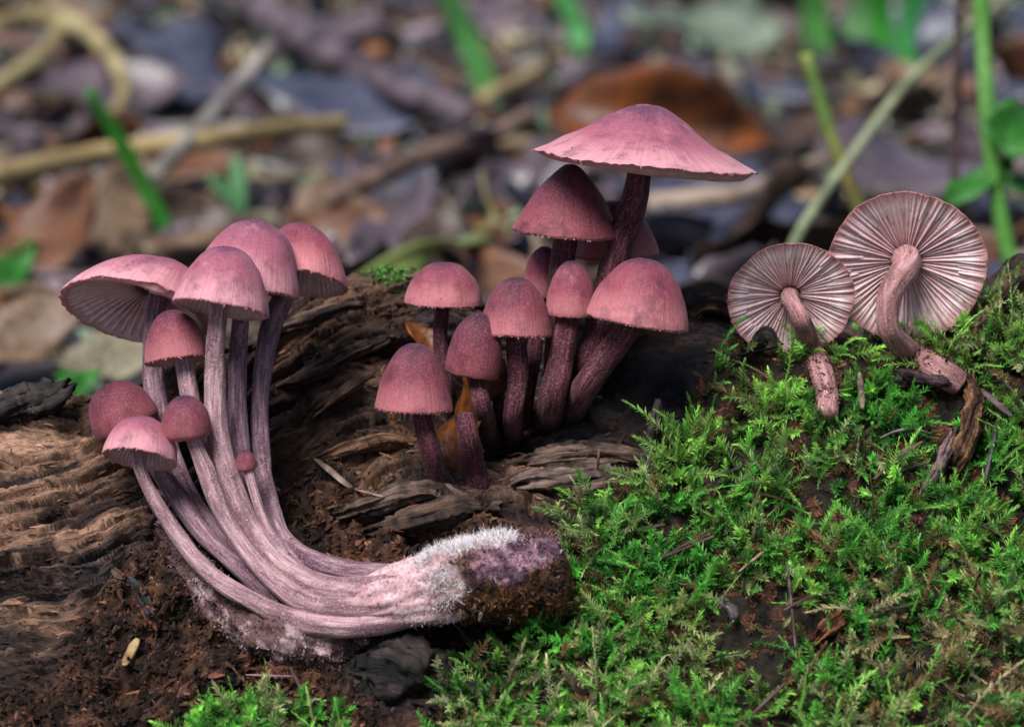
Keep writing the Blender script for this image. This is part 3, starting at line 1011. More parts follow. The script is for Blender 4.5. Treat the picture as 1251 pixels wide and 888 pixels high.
# --- the right-hand pair, gills to the viewer
make_mushroom('smaller picked mushroom with pale gills facing out, stem soiled and crooked', (966, 366, 1.05, 77, 30, -2, 74, 'flat'),
              [(966, 368, .95, 11), (975, 392, .62, 12), (990, 425, S(990, 425, -.30), 14), (1006, 458, S(1006, 458, -.36), 14), (1014, 482, S(1014, 482, -.36), 14), (1008, 508, S(1008, 508, -.36), 16)],
              'cap_pale', 'stem_soiled', RG, gills='each', seed=79, ragged=1.2, wav=.03, soil=.45)
make_mushroom('larger picked mushroom with pink gills facing out, stem bent like an elbow', (1108, 326, 1.05, 98, 36, 3, 75, 'flat'),
              [(1108, 324, .95, 17), (1096, 345, .62, 15), (1083, 372, .42, 14), (1090, 405, .50, 14), (1115, 432, S(1115, 432, -.34), 15), (1145, 452, S(1145, 452, -.36), 16), (1172, 468, S(1172, 468, -.34), 16)],
              'cap_pale', 'stem_soiled', RG, gills='each', seed=83, ragged=1.2, wav=.035, soil=.6)

# ------------------------------------------------------------------ fused stem base and the wood chunk it grows from
rh = np.random.default_rng(91)
fb = [(392, 738, -1.1, 12), (415, 738, -1.15, 24), (450, 736, -1.3, 36), (485, 731, -1.38, 42), (530, 722, -1.42, 45), (580, 705, -1.42, 44), (620, 690, -1.35, 25)]
V, F, A = tube([list(P(x, y, d)) + [r / 100] for x, y, d, r in fb], 64, .03, .16, 1.6, 93, .22, flat=.85, nfib=9)
Nn = vnorm(V, F[0])
if (Nn[200] @ (V[200] - P(350, 742, -1.1))) < 0:
    Nn = -Nn
px_, py_ = proj(V)
nz = fbm(V * 3.2, 3, 95)
nz2 = fbm(V * 9, 3, 96)
cb = lerp((.44, .25, .275), (.60, .42, .44), sstep(-.3, .4, nz + nz2 * .4))
dirt = np.clip(sstep(.1, .5, nz2 + nz * .3) * sstep(720, 790, py_) + sstep(.25, .55, nz2) * .35, 0, 1)
cb = lerp(cb, np.full_like(cb, 1) * (.13, .06, .045), dirt)
FB = thing('fused_stem_base', 'pinkish white fused base where the long curved stems join, fuzzy with mycelium', 'stem base', P(440, 760, -1.2))
part('base', V, F, M['base'], FB, cb)
hv, hf, hi = hairs(V[:-2], Nn[:-2], 9000, (.02, .075), rh, .15, .0035)
part('mycelium_fuzz', hv, hf, M['fluff'], FB, np.repeat(np.clip(cb[hi] * 1.2, 0, .8), 5, 0), kind='stuff')
# a violet, soil-stained strap of old stem tissue running along the wood below the stems
V, F, A = tube([list(P(x, y, S(x, y, -.10 - .10 * (x > 300)))) + [r / 100] for x, y, r in ((198, 600, 7), (210, 650, 14), (240, 705, 20), (285, 750, 24), (340, 776, 27), (400, 786, 25), (460, 780, 14))], 48, .02, .45, 3.5, 97, .3)
V = V + vnorm(V, F[0]) * (.03 * fbm(V * 5, 3, 98) + .02 * fbm(V * 18, 2, 99))[:, None]
nz = fbm(V * 4, 3, 98) + .5 * fbm(V * 14, 2, 100)
cs_ = lerp((.11, .06, .06), (.44, .30, .32), sstep(-.2, .5, nz))
part('old_stem_strap', V, F, M['base'], FB, cs_)
hv, hf, hi = hairs(V[:-2], vnorm(V, F[0])[:-2], 8000, (.012, .05), rh, .1, .007)
part('felt_and_soil', hv, hf, M['fibre'], FB, np.repeat(np.where(rh.random((len(hi), 1)) < .5, np.array([[.06, .03, .02]]), cs_[hi] * 1.3), 5, 0), kind='stuff', smooth=False)

WC = thing('wood_chunk', 'broken-off brown wood chunk with white fuzz on its top edge', 'wood chunk', P(600, 770, -1.4))
cc = [(480, 726, -1.3, 14), (515, 722, -1.36, 34), (555, 713, -1.43, 52), (605, 706, -1.45, 61), (650, 700, -1.4, 60), (678, 697, -1.35, 58), (684, 696, -1.35, 56)]
V, F, A = tube([list(P(x, y, d)) + [r / 100] for x, y, d, r in cc], 96, .022, .17, 1.9, 101, .10, flat=.8)
Nn = vnorm(V, F[0])
cen = P(600, 706, -1.45)
V = V + Nn * (.05 * fbm(V * 8, 3, 103) + .03 * fbm(V * 18, 2, 104))[:, None] * (1 if (Nn[2000] @ (V[2000] - cen)) > 0 else -1)
Nn = vnorm(V, F[0])
outw = np.sign(np.einsum('ij,ij->i', Nn, V - cen).mean())
Nn *= outw
px_, py_ = proj(V)
nz, nz2 = fbm(V * 2.4, 3, 105), fbm(V * 8, 3, 106)
cw = lerp((.026, .012, .009), (.15, .066, .028), sstep(-.35, .45, nz2 + nz * .5))
purp = sstep(.0, .35, nz * .7 + .75 - np.abs(py_ - 672 - (px_ - 640) * -.15) / 42) * sstep(555, 600, px_ + 40 * nz)
cw = lerp(cw, lerp((.085, .045, .07), (.36, .20, .24), sstep(-.2, .5, nz2)), purp)
wtop = sstep(.1, .5, 1.15 - np.abs(py_ - np.interp(px_, [500, 560, 620, 660], [688, 664, 646, 638])) / 17 + nz * .9) * sstep(655, 610, px_ + nz * 30)
wtop = np.maximum(wtop, sstep(.0, .4, .75 - np.hypot((px_ - 540) / 42, (py_ - 715) / 40) + nz * .7) * .75)
cw = lerp(cw, lerp((.40, .26, .24), (.68, .56, .57), sstep(-.3, .3, nz2)), wtop)
felt = sstep(572, 520, px_ + 45 * nz) * sstep(775, 745, py_ + 20 * nz)
cw = lerp(cw, lerp((.34, .20, .21), (.60, .44, .45), sstep(-.3, .3, nz2)), felt)
part('wood', V, F, M['crumb'], WC, cw)
wsel = np.where(wtop[:-2] + .5 * fbm(V[:-2] * 5, 2, 107) + .25 * rh.normal(0, 1, len(V) - 2) > .75)[0]
hv, hf, hi = hairs(V[wsel], Nn[wsel], 6500, (.02, .12), rh, .0, .003)
part('white_mycelium_fuzz', hv, hf, M['fluff'], WC, np.tile((.85, .80, .82), (len(hv), 1)), kind='stuff')
fs = np.where(felt[:-2] > .4)[0]
hv, hf, hi = hairs(V[fs], Nn[fs], 2500, (.02, .09), rh, .1, .003)
part('pink_felt', hv, hf, M['fluff'], WC, np.tile((.66, .50, .52), (len(hv), 1)), kind='stuff')
bs = np.where((wtop[:-2] < .2) & (felt[:-2] < .3))[0]
hv, hf, hi = hairs(V[bs], Nn[bs], 5000, (.02, .06), rh, .0, .009)
part('wood_crumb_litter', hv, hf, M['fibre'], WC, np.repeat(cw[bs][hi] * rh.uniform(.5, 1.6, (len(hi), 1)), 5, 0), kind='stuff')

# ------------------------------------------------------------------ bigger pieces of wood that belong to the log
def slab(name, ctrl, parent, ca, cb, seed, flat=.6, rough=.3, mat='wood', fib=.25, lumpy=0.0, **kw):
    V, F, A = tube([list(P(x, y, d)) + [r / 100] for x, y, d, r in ctrl], 56, .018, rough, 1.2, seed, fib, flat=flat, nfib=14)
    fn = vnorm(V, F[0])
    big = max(r for *_, r in ctrl) / 100
    q = np.stack([A[:, 0] * 2.6, A[:, 1] * 2.6, A[:, 2] * .8], -1)
    k_ = .42 * ridged(q, 3, seed + 1) * (1 - lumpy) + (.14 + lumpy * .7) * fbm(V * (5 - 2 * lumpy), 4, seed + 3) + .10 * fbm(V * 16, 3, seed + 4)
    k_ = k_ - .5 * (1 - lumpy) * sstep(.65, .95, ridged(np.stack([A[:, 0] * 1.6, A[:, 1] * 1.6, A[:, 2] * .5], -1) + seed, 2, seed + 9))
    V = V + fn * (k_ * big)[:, None]
    # frayed ends
    L_ = A[:, 2].max()
    e_ = (A[:, 2] / L_ - .5) * 2
    ax_ = np.array(P(*ctrl[-1][:3])) - np.array(P(*ctrl[0][:3]))
    ax_ /= np.linalg.norm(ax_)
    V = V + (np.sign(e_) * np.abs(e_) ** 4 * .16 * vnoise(np.stack([A[:, 0] * 4, A[:, 1] * 4, np.sign(e_)], -1) + seed, seed + 8))[:, None] * ax_
    cc = lerp(np.asarray(ca) * .6, cb, sstep(-.35, .4, fbm(q * 1.5, 3, seed + 2) + .5 * fbm(V * 9, 2, seed + 6)))
    at = {'grain': np.stack([A[:, 2], A[:, 0] * big * .8, A[:, 1] * big * .8], -1)}
    if parent is None:
        return single(name, V, F, M[mat], kw['label'], kw['cat'], kw.get('group'), cols=cc, attrs=at)
    return part(name, V, F, M[mat], parent, cc, at)


def on(x, y, off, r):
    return (x, y, S(x, y, off), r)


BR, BRP = (.045, .028, .024), (.15, .095, .075)
slab('wood_slab', [on(640, 566, -.02, 6), on(670, 560, -.1, 17), on(720, 556, -.12, 19), on(765, 558, -.08, 16), on(790, 562, 0, 6)], LOG, BR, BRP, 201)
slab('wood_slab', [on(636, 590, -.02, 8), on(655, 586, -.12, 16), on(700, 581, -.14, 16), on(745, 575, -.1, 13), on(785, 572, -.02, 6)], LOG, (.07, .045, .04), (.22, .15, .125), 205)
slab('wood_slab', [on(690, 600, 0, 5), on(715, 596, -.07, 13), on(745, 590, -.08, 12), on(775, 590, -.02, 6)], LOG, BR, BRP, 207)
slab('wood_slab', [on(630, 538, 0, 4), on(655, 527, -.08, 8), on(680, 518, -.08, 8), on(695, 516, 0, 4)], LOG, (.06, .03, .025), (.16, .085, .06), 209)
slab('wood_slab', [on(560, 610, 0, 8), on(530, 600, -.1, 16), on(490, 606, -.12, 18), on(450, 618, -.1, 16), on(415, 628, 0, 8)], LOG, BR, BRP, 211)
slab('wood_slab', [on(600, 625, 0, 8), on(560, 622, -.1, 20), on(500, 636, -.12, 20), on(455, 650, 0, 9)], LOG, (.035, .022, .02), (.12, .07, .05), 213)
slab('wood_splinter', [(803, 498, S(803, 560, -.32), 4), (800, 520, S(803, 560, -.28), 9), (794, 555, S(796, 560, -.18), 11), (786, 592, S(786, 592, -.05), 14), (780, 610, S(780, 610, .1), 14)], LOG, (.035, .024, .027), (.12, .082, .085), 215)
slab('wood_slab', [on(330, 405, 0, 6), on(370, 392, -.06, 12), on(410, 378, -.06, 12), on(445, 372, 0, 6)], LOG, BR, (.14, .085, .065), 217, flat=.5)
slab('wood_slab', [on(345, 470, 0, 6), on(385, 455, -.06, 14), on(430, 430, -.07, 13), on(470, 415, 0, 6)], LOG, BR, (.13, .075, .055), 219, flat=.5)
slab('wood_slab', [on(390, 500, 0, 6), on(420, 478, -.06, 12), on(450, 462, 0, 6)], LOG, (.05, .03, .025), (.17, .095, .065), 221, flat=.5)
slab('wood_slab', [on(395, 560, 0, 6), on(425, 548, -.08, 14), on(465, 540, -.07, 14), on(500, 545, 0, 6)], LOG, (.07, .035, .02), (.21, .11, .065), 223, flat=.5)
slab('bark_chunk', [(-30, 520, S(10, 520, -.15), 10), (5, 503, S(10, 510, -.1), 24), (40, 492, S(40, 512, -.1), 24), (70, 482, S(70, 512, -.05), 16), (84, 470, S(80, 512, -.02), 5)], LOG, (.015, .014, .016), (.055, .042, .038), 225, flat=.7, rough=.5, lumpy=.5)
slab('bark_chunk', [(1195, 405, S(1195, 420, -.1), 5), (1215, 372, S(1215, 400, -.05), 13), (1245, 345, S(1240, 380, -.05), 20), (1290, 328, S(1250, 360, .1), 22)], LOG, (.03, .016, .013), (.15, .075, .05), 227, flat=.6, rough=.5)
slab('charred_lump', [on(400, 800, 0, 10), on(450, 800, -.2, 26), on(495, 808, -.3, 38), on(525, 830, -.18, 28), on(530, 860, 0, 12)], LOG, (.010, .010, .011), (.045, .034, .030), 229, flat=.8, rough=.5, lumpy=.8)
slab('wood_splinter', [on(848, 385, 0, 4), on(868, 372, -.1, 11), on(895, 378, -.08, 12), on(915, 400, 0, 5)], LOG, (.08, .045, .03), (.26, .16, .11), 231, flat=.5)
slab('wood_splinter', [on(140, 700, 0, 3), on(165, 715, -.1, 10), on(178, 735, -.08, 9), on(182, 750, 0, 3)], LOG, (.012, .012, .014), (.05, .045, .05), 233, flat=.5)
# ------------------------------------------------------------------ moss
def moss_mesh(name, n, weight, rng, label, cat, L=(.26, .66), leafL=.092, nleaf=54, pal=None, up=.5, patches=None, dark=1.0):
    idx, p, nn = sample_surface(n, weight, rng)
    pxs, pys = proj(p)
    upv = np.array([0, -.25, 1.0])
    d0 = nn * .6 + upv * up + rng.normal(0, .75, (n, 3))
    d0 /= np.linalg.norm(d0, axis=1)[:, None]
    bend = rng.normal(0, .45, (n, 3)) + np.array([0, -.1, -.25])
    Ls = rng.uniform(*L, n) * rng.choice([1, 1, 1, 1.5], n) * (1 + .35 * fbm(p * 1.2, 2, 301))
    M_ = nleaf
    t = (np.arange(M_) + .5) / M_
    pos = p[:, None] + d0[:, None] * (Ls[:, None] * t)[..., None] + bend[:, None] * (Ls[:, None] * t ** 2 * .5)[..., None]
    tan = d0[:, None] + bend[:, None] * t[None, :, None]
    tan /= np.linalg.norm(tan, axis=-1)[..., None]
    a = np.cross(tan, rng.normal(0, 1, (n, 1, 3)))
    a /= np.linalg.norm(a, axis=-1)[..., None] + 1e-9
    b = np.cross(tan, a)
    flatk = rng.random(n) < .55                      # feathery (two-ranked) or bushy shoots
    ph = np.where(flatk[:, None], (np.arange(M_) % 2) * np.pi + rng.normal(0, .35, (n, M_)), np.arange(M_) * 2.4 + rng.normal(0, .3, (n, M_)))
    out = a * np.cos(ph)[..., None] + b * np.sin(ph)[..., None]
    spread = np.interp(t, [0, .7, 1], [.95, .75, .15])
    ld = tan * (1 - spread * .55)[None, :, None] + out * spread[None, :, None]
    ld /= np.linalg.norm(ld, axis=-1)[..., None]
    sd = np.cross(tan, ld)
    sd /= np.linalg.norm(sd, axis=-1)[..., None] + 1e-9
    ln = leafL * rng.choice([.7, 1.0, 1.0, 1.35], (n, 1)) * np.interp(t, [0, .25, .75, 1], [.7, 1.0, .9, .65])[None] * rng.uniform(.7, 1.3, (n, M_)) * rng.uniform(.75, 1.25, (n, 1))
    wd = ln * .145
    mid = pos + ld * (ln * .45)[..., None] - out * (ln * .03)[..., None]
    nrm_ = np.cross(ld, sd)
    V = np.stack([pos, mid + sd * wd[..., None] + nrm_ * (wd * .4)[..., None], pos + ld * ln[..., None] - tan * (ln * .06)[..., None], mid - sd * wd[..., None] + nrm_ * (wd * .4)[..., None]], 2)
    F = np.arange(n * M_)[:, None] * 4 + np.arange(4)[None]
    # colour: kind of shoot by place, paler growing tips
    kn = fbm(p * .9, 3, 303) + .5 * rng.normal(0, .35, n)
    g1, g2, g3 = np.array([.09, .33, .05]), np.array([.28, .50, .10]), np.array([.32, .36, .16])
    col_ = lerp(np.tile(g1, (n, 1)), np.tile(g2, (n, 1)), sstep(-.2, .5, kn))
    col_ = lerp(col_, np.tile(g3, (n, 1)), sstep(.25, .6, fbm(p * 1.4, 2, 305) + .2 * rng.normal(0, 1, n)))
    if patches:
        for (x, y, rx, ry, pc, st) in patches:
            m_ = np.exp(-(((pxs - x) / rx) ** 2 + ((pys - y) / ry) ** 2)) * st
            m_ = (rng.random(n) < m_).astype(float)
            col_ = lerp(col_, np.tile(pc, (n, 1)), m_)
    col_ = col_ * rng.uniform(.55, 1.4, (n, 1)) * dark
    old = rng.random(n) < .10
    col_[old] = np.array([.20, .13, .06]) * rng.uniform(.4, 1.3, (old.sum(), 1))
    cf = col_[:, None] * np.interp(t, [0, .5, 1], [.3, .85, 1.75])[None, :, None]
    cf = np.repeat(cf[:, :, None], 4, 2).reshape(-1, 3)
    V = V.reshape(-1, 3)
    # thin green stalks carrying the leaves
    K = 6
    ti = np.linspace(0, .97, K)
    sp_ = p[:, None] + d0[:, None] * (Ls[:, None] * ti)[..., None] + bend[:, None] * (Ls[:, None] * ti ** 2 * .5)[..., None]
    sdir = a[:, :1] * .007
    SV = np.stack([sp_ - sdir, sp_ + sdir], 2).reshape(-1, 3)
    fk = np.array([[2 * k, 2 * k + 1, 2 * k + 3, 2 * k + 2] for k in range(K - 1)])
    SF = (np.arange(n)[:, None, None] * 2 * K + fk[None]).reshape(-1, 4) + len(V)
    V = np.vstack([V, SV])
    cf = np.vstack([cf, np.repeat(col_ * .8, 2 * K, 0)])
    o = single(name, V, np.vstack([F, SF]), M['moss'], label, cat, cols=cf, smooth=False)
    o['kind'] = 'stuff'
    return o


gap = sstep(-.12, .12, fbm(BP * 1.9, 3, 311)) * sstep(.30, .10, fbm(BP * 2.6, 3, 313))
clear = np.ones(len(BP))
for (x, y, rx, ry) in ((1170, 510, 60, 75), (1000, 640, 70, 28), (1010, 770, 38, 55), (735, 715, 30, 20), (855, 600, 45, 22), (800, 660, 45, 18), (870, 480, 40, 40), (1010, 480, 18, 40), (1130, 440, 50, 22)):
    clear *= 1 - .85 * np.exp(-(((PX - x) / rx) ** 2 + ((PY - y) / ry) ** 2) ** 1.5)
mw = front * inview * (moss_m > .5) * (.05 + .95 * gap) * clear * np.where((PX > 400) & (PY < 960), 1, .3)
pt = [(1110, 800, 75, 60, (.38, .33, .18), .9), (700, 855, 95, 45, (.38, .37, .20), .8), (850, 790, 80, 50, (.28, .34, .12), .6), (1230, 840, 55, 55, (.32, .25, .12), .8),
      (590, 820, 70, 70, (.05, .13, .03), .7), (960, 590, 80, 30, (.20, .30, .10), .5)]
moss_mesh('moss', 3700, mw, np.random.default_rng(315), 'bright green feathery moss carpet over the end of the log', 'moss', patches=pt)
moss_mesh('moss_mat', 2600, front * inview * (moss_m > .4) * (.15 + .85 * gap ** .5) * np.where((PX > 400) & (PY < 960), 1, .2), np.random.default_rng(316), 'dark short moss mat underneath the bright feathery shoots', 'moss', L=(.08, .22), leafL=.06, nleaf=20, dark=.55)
pm = front * (np.exp(-(((PX - 300) / 62) ** 2 + ((PY - 900) / 36) ** 2) ** 2) + .35 * np.exp(-(((PX - 385) / 25) ** 2 + ((PY - 900) / 25) ** 2)))
moss_mesh('moss_tuft', 420, pm, np.random.default_rng(317), 'low bright green moss tuft among brown crumbs at the foot of the log', 'moss', L=(.2, .45))
pm = front * np.exp(-(((PX - 470) / 24) ** 2 + ((PY - 343) / 7) ** 2) ** 2) + front * .25 * np.exp(-(((PX - 520) / 30) ** 2 + ((PY - 350) / 14) ** 2))
moss_mesh('moss_tuft', 260, pm, np.random.default_rng(319), 'tiny moss tuft on the log crest beside the rounded rose mushroom', 'moss', L=(.05, .12), leafL=.05, nleaf=16)
pm = front * np.exp(-(((PX - 18) / 9) ** 2 + ((PY - 517) / 10) ** 2) ** 2)
moss_mesh('moss_tuft', 60, pm, np.random.default_rng(321), 'speck of green moss on the blackened bark chunk', 'moss', L=(.05, .10), leafL=.05, nleaf=14)

# ------------------------------------------------------------------ needles, chips and twigs lying on the moss and the log
def needle(x0, y0, x1, y1, r, label, name='pine_needle', cat='needle', cola=(.05, .03, .03), colb=(.20, .12, .10), lift=.16, sag=0.0, flat=.45, seed=1, group=None, mat='twig'):
    pts = []
    for t in (0, .25, .5, .75, 1):
        x, y = x0 + (x1 - x0) * t, y0 + (y1 - y0) * t - sag * math.sin(math.pi * t)
        pts.append((t, x, y, S(x, y, -lift - (.26 if lift < .3 and x > 690 else 0))))
    d0 = np.polyfit([q[0] for q in pts], [q[3] for q in pts], 1)
    ctrl = [list(P(x, y, min(d, np.polyval(d0, t) + .05))) + [r / 100 * (.55 if t in (0, 1) else 1)] for t, x, y, d in pts]
    V, F, A = tube(ctrl, 10, .04, .2, 4, seed, .1, flat=flat)
    cc = lerp(cola, colb, sstep(-.3, .4, fbm(V * 5 + seed, 3, seed)))
    return single(name, V, F, M[mat], label, cat, group, cols=cc)


needle(903, 698, 968, 655, 4.5, 'bleached tan needle half sunk in bright moss beside crumbs', colb=(.34, .22, .16), cola=(.12, .07, .06), seed=401, sag=4)
needle(962, 690, 972, 792, 4.5, 'long grey-brown upright needle crossed by a short bent one', colb=(.13, .10, .10), seed=402)
needle(958, 745, 1020, 724, 4.5, 'short dark needle lying across the long grey-brown one', colb=(.12, .07, .06), seed=403, sag=5, lift=.24)
needle(905, 885, 968, 826, 5, 'dark purple-brown twig low in the moss', 'twig', 'twig', colb=(.11, .06, .07), seed=404)
needle(800, 684, 872, 655, 6, 'split dark wood splinter lying on moss near the chunk', 'wood_splinter', 'splinter', colb=(.13, .07, .065), seed=405)
needle(822, 672, 868, 652, 4, 'thin wood splinter beside the split dark one on moss', 'wood_splinter', 'splinter', colb=(.17, .08, .06), seed=406, lift=.2)
needle(1068, 585, 1126, 540, 7, 'broad reddish brown needle bundle fanned on the moss', colb=(.17, .085, .075), seed=407, sag=3)
needle(1075, 535, 1138, 530, 4.5, 'bluish grey curved needle above the reddish brown bundle', colb=(.17, .15, .17), seed=408, sag=8, lift=.22)
needle(1086, 580, 1132, 565, 4.5, 'small black-edged leaf scale under the needle bundle', 'leaf_scale', 'leaf', cola=(.02, .015, .014), colb=(.07, .05, .045), seed=409)
needle(1050, 455, 1054, 500, 3.8, 'upright tan needle standing in moss beside the crooked soiled stem', colb=(.32, .24, .17), cola=(.14, .09, .07), seed=410, lift=.22)
needle(1198, 475, 1236, 508, 5, 'glossy violet-brown needle right of the elbow stem base', colb=(.19, .12, .13), cola=(.06, .035, .045), seed=411, lift=.2)
needle(1203, 590, 1218, 520, 5, 'dark slate needle standing beside the hanging root debris', colb=(.10, .085, .10), cola=(.03, .025, .03), seed=412, lift=.2)
needle(1218, 460, 1246, 486, 4, 'reddish brown needle by the edge of bare soil', colb=(.21, .10, .085), seed=413)
needle(1175, 530, 1205, 500, 5, 'tan splinter leaning on the hanging root debris', 'wood_splinter', 'splinter', colb=(.30, .19, .12), seed=414, lift=.3)
needle(790, 508, 800, 524, 3.5, 'short orange wood splinter stuck beside the upright grey splinter', 'wood_splinter', 'splinter', cola=(.25, .10, .03), colb=(.52, .27, .08), seed=415, lift=.25)
needle(732, 548, 730, 572, 4, 'small upright reddish splinter standing on the grey wood slabs', 'wood_splinter', 'splinter', colb=(.20, .10, .075), seed=416, lift=.28)
needle(385, 560, 432, 598, 5, 'dry grey-brown grass strip lying in the log hollow', 'grass_strip', 'grass', cola=(.10, .07, .055), colb=(.26, .19, .15), seed=417, lift=.3)
needle(430, 597, 488, 612, 4, 'dry thin grass strip end resting on brown crumbs', 'grass_strip', 'grass', cola=(.10, .07, .055), colb=(.24, .17, .14), seed=418, lift=.22)
needle(152, 812, 168, 780, 6, 'small curled ochre husk among dark brown crumbs', 'husk', 'husk', cola=(.16, .09, .035), colb=(.36, .25, .12), seed=419, lift=.2)
needle(300, 824, 362, 826, 3, 'thin violet sliver lying in the crumbs below the stem base', 'wood_splinter', 'splinter', cola=(.10, .06, .07), colb=(.28, .17, .20), seed=420)
needle(355, 815, 382, 868, 5, 'brown stick standing in the crumbs below the stem base', 'twig', 'twig', colb=(.15, .085, .06), seed=421)
needle(752, 780, 782, 781, 4, 'short dark purplish wood bit on pale moss', 'wood_splinter', 'splinter', colb=(.12, .07, .08), seed=423)
needle(1080, 745, 1120, 738, 4, 'reddish needle piece sunk in moss above the bleached patch', colb=(.22, .11, .08), seed=424)
needle(770, 650, 812, 640, 7, 'dark bark flake on moss above the split splinter', 'bark_flake', 'bark', cola=(.02, .015, .017), colb=(.07, .05, .05), seed=425, flat=.3)
needle(860, 590, 905, 570, 8, 'blackish bark flake between bright moss shoots', 'bark_flake', 'bark', cola=(.018, .014, .016), colb=(.06, .045, .05), seed=426, flat=.3)
needle(1196, 640, 1226, 655, 4, 'short curved brown needle in moss under the slate needle', colb=(.2, .11, .07), seed=427)
slab('wood_chip', [(1000, 778, S(1000, 775, -.1), 5), (1010, 766, S(1010, 766, -.25), 13), (1024, 756, S(1024, 756, -.25), 12), (1034, 745, S(1034, 745, -.12), 4)],
     None, (.08, .03, .016), (.24, .095, .05), 428, flat=.6, rough=.5, mat='crumb', lumpy=.4, label='crumbling red-brown wood fragment in a moss gap', cat='wood chip')
slab('wood_chip', [(962, 636, S(962, 636, -.2), 3), (974, 642, S(974, 642, -.34), 7), (990, 652, S(990, 652, -.34), 7), (1003, 655, S(1003, 655, -.2), 2)],
     None, (.16, .07, .03), (.40, .20, .10), 429, flat=.5, rough=.5, mat='crumb', lumpy=.2, label='orange-brown wood chip above the bleached needle', cat='wood chip')
# soil and root debris dangling from the elbow-stemmed mushroom
slab('root_debris', [(1183, 462, S(1183, 468, -.15), 8), (1190, 490, S(1190, 490, -0.42), 15), (1185, 525, S(1185, 525, -0.42), 17), (1172, 555, S(1172, 555, -0.39), 14), (1160, 575, S(1160, 575, -.1), 6)],
     None, (.06, .03, .02), (.24, .12, .06), 431, flat=.6, rough=.6, lumpy=.5, mat='crumb', label='crumbly brown root debris hanging from the elbow-shaped stem', cat='debris')
slab('root_fragment', [(1130, 603, S(1130, 600, -.1), 9), (1142, 583, S(1142, 583, -0.39), 11), (1155, 555, S(1155, 555, -0.37), 9), (1165, 530, S(1165, 530, -.15), 6)],
     None, (.06, .035, .035), (.22, .14, .14), 433, flat=.7, rough=.35, lumpy=.5, mat='crumb', label='grey-violet root fragment with a pale tip on the moss', cat='root')
slab('root_fragment', [(1104, 460, S(1104, 460, -0.42), 10), (1120, 462, S(1120, 462, -0.39), 7), (1150, 466, S(1150, 466, -0.39), 6), (1172, 470, S(1172, 470, -.15), 5)],
     None, (.025, .014, .017), (.09, .05, .06), 435, flat=.9, rough=.35, lumpy=.5, mat='crumb', label='dark knobbly rootlet beside the elbow-shaped stem', cat='root')
slab('soil_clod', [(914, 432, S(914, 436, -.2), 4), (925, 420, S(925, 430, -.25), 10), (937, 412, S(937, 430, -.3), 12), (945, 425, S(945, 432, -.2), 6)],
     None, (.012, .010, .011), (.05, .035, .03), 437, flat=.8, rough=.6, lumpy=.5, mat='crumb', label='black soil clod under the smaller gilled cap', cat='soil')

# orange-brown dead leaf wedged behind the egg-shaped mushroom
M['leaf_orange'] = leaf_mat('leaf_orange', (.12, .032, .007), (.30, .095, .02), .45, .4, .25)


def leaf(o, L, W, yaw, pitch, roll, curl, fold, seed, nx=12, ny=7):
    u = np.linspace(0, 1, nx)
    v = np.linspace(-1, 1, ny)
    U, Vv = np.meshgrid(u, v, indexing='ij')
    wd = np.sin(np.pi * np.clip(U, .0, 1) ** .85) ** .8 * (1 + .08 * np.sin(U * 23 + seed)) + .03
    x = (U - .5) * L
    y = Vv * wd * W * .5
    z = curl * L * (4 * (U - .5) ** 2) + .16 * W * np.sin(U * 7 + seed) * Vv + fold * np.abs(Vv) * wd * W * .5 + .06 * W * fbm(np.stack([U * 4 + seed, Vv * 2, U * 0 + seed * 1.7], -1), 2, seed)
    p = np.stack([x, y, z], -1).reshape(-1, 3)
    cy, sy, cp_, sp_, cr_, sr_ = math.cos(yaw), math.sin(yaw), math.cos(pitch), math.sin(pitch), math.cos(roll), math.sin(roll)
    Rx = np.array([[1, 0, 0], [0, cr_, -sr_], [0, sr_, cr_]])
    Ry = np.array([[cp_, 0, sp_], [0, 1, 0], [-sp_, 0, cp_]])
    Rz = np.array([[cy, -sy, 0], [sy, cy, 0], [0, 0, 1]])
    top_ = p @ (Rz @ Ry @ Rx).T + o
    nv = len(top_)
    F = gridfaces(nx, ny)
    return top_, F


def add_leaf(o, L, W, yaw, pitch, roll, curl, fold, seed, mat, label, group=None, name='fallen_leaf', sink=None, cat='leaf'):
    V, F = leaf(np.zeros(3), L, W, yaw, pitch, roll, curl, fold, seed)
    if sink is not None:
        V[:, 2] += -V[:, 2].min() - sink
    V = V + np.asarray(o)
    ob = single(name, V, F, M[mat], label, cat, group)
    sm = ob.modifiers.new('thickness', 'SOLIDIFY')
    sm.thickness = .03
    return ob


add_leaf(P(578, 512, 1.05), 1.5, .95, .35, -1.2, .25, .04, .15, 441, 'leaf_orange', 'orange-brown dead leaf wedged upright behind the egg-shaped mushroom stem')
add_leaf(P(522, 418, S(522, 425, -.15)), .75, .32, -.3, .55, .7, .1, .35, 443, 'leaf_orange', 'folded orange leaf scrap on the log above the knobbly bell mushroom')

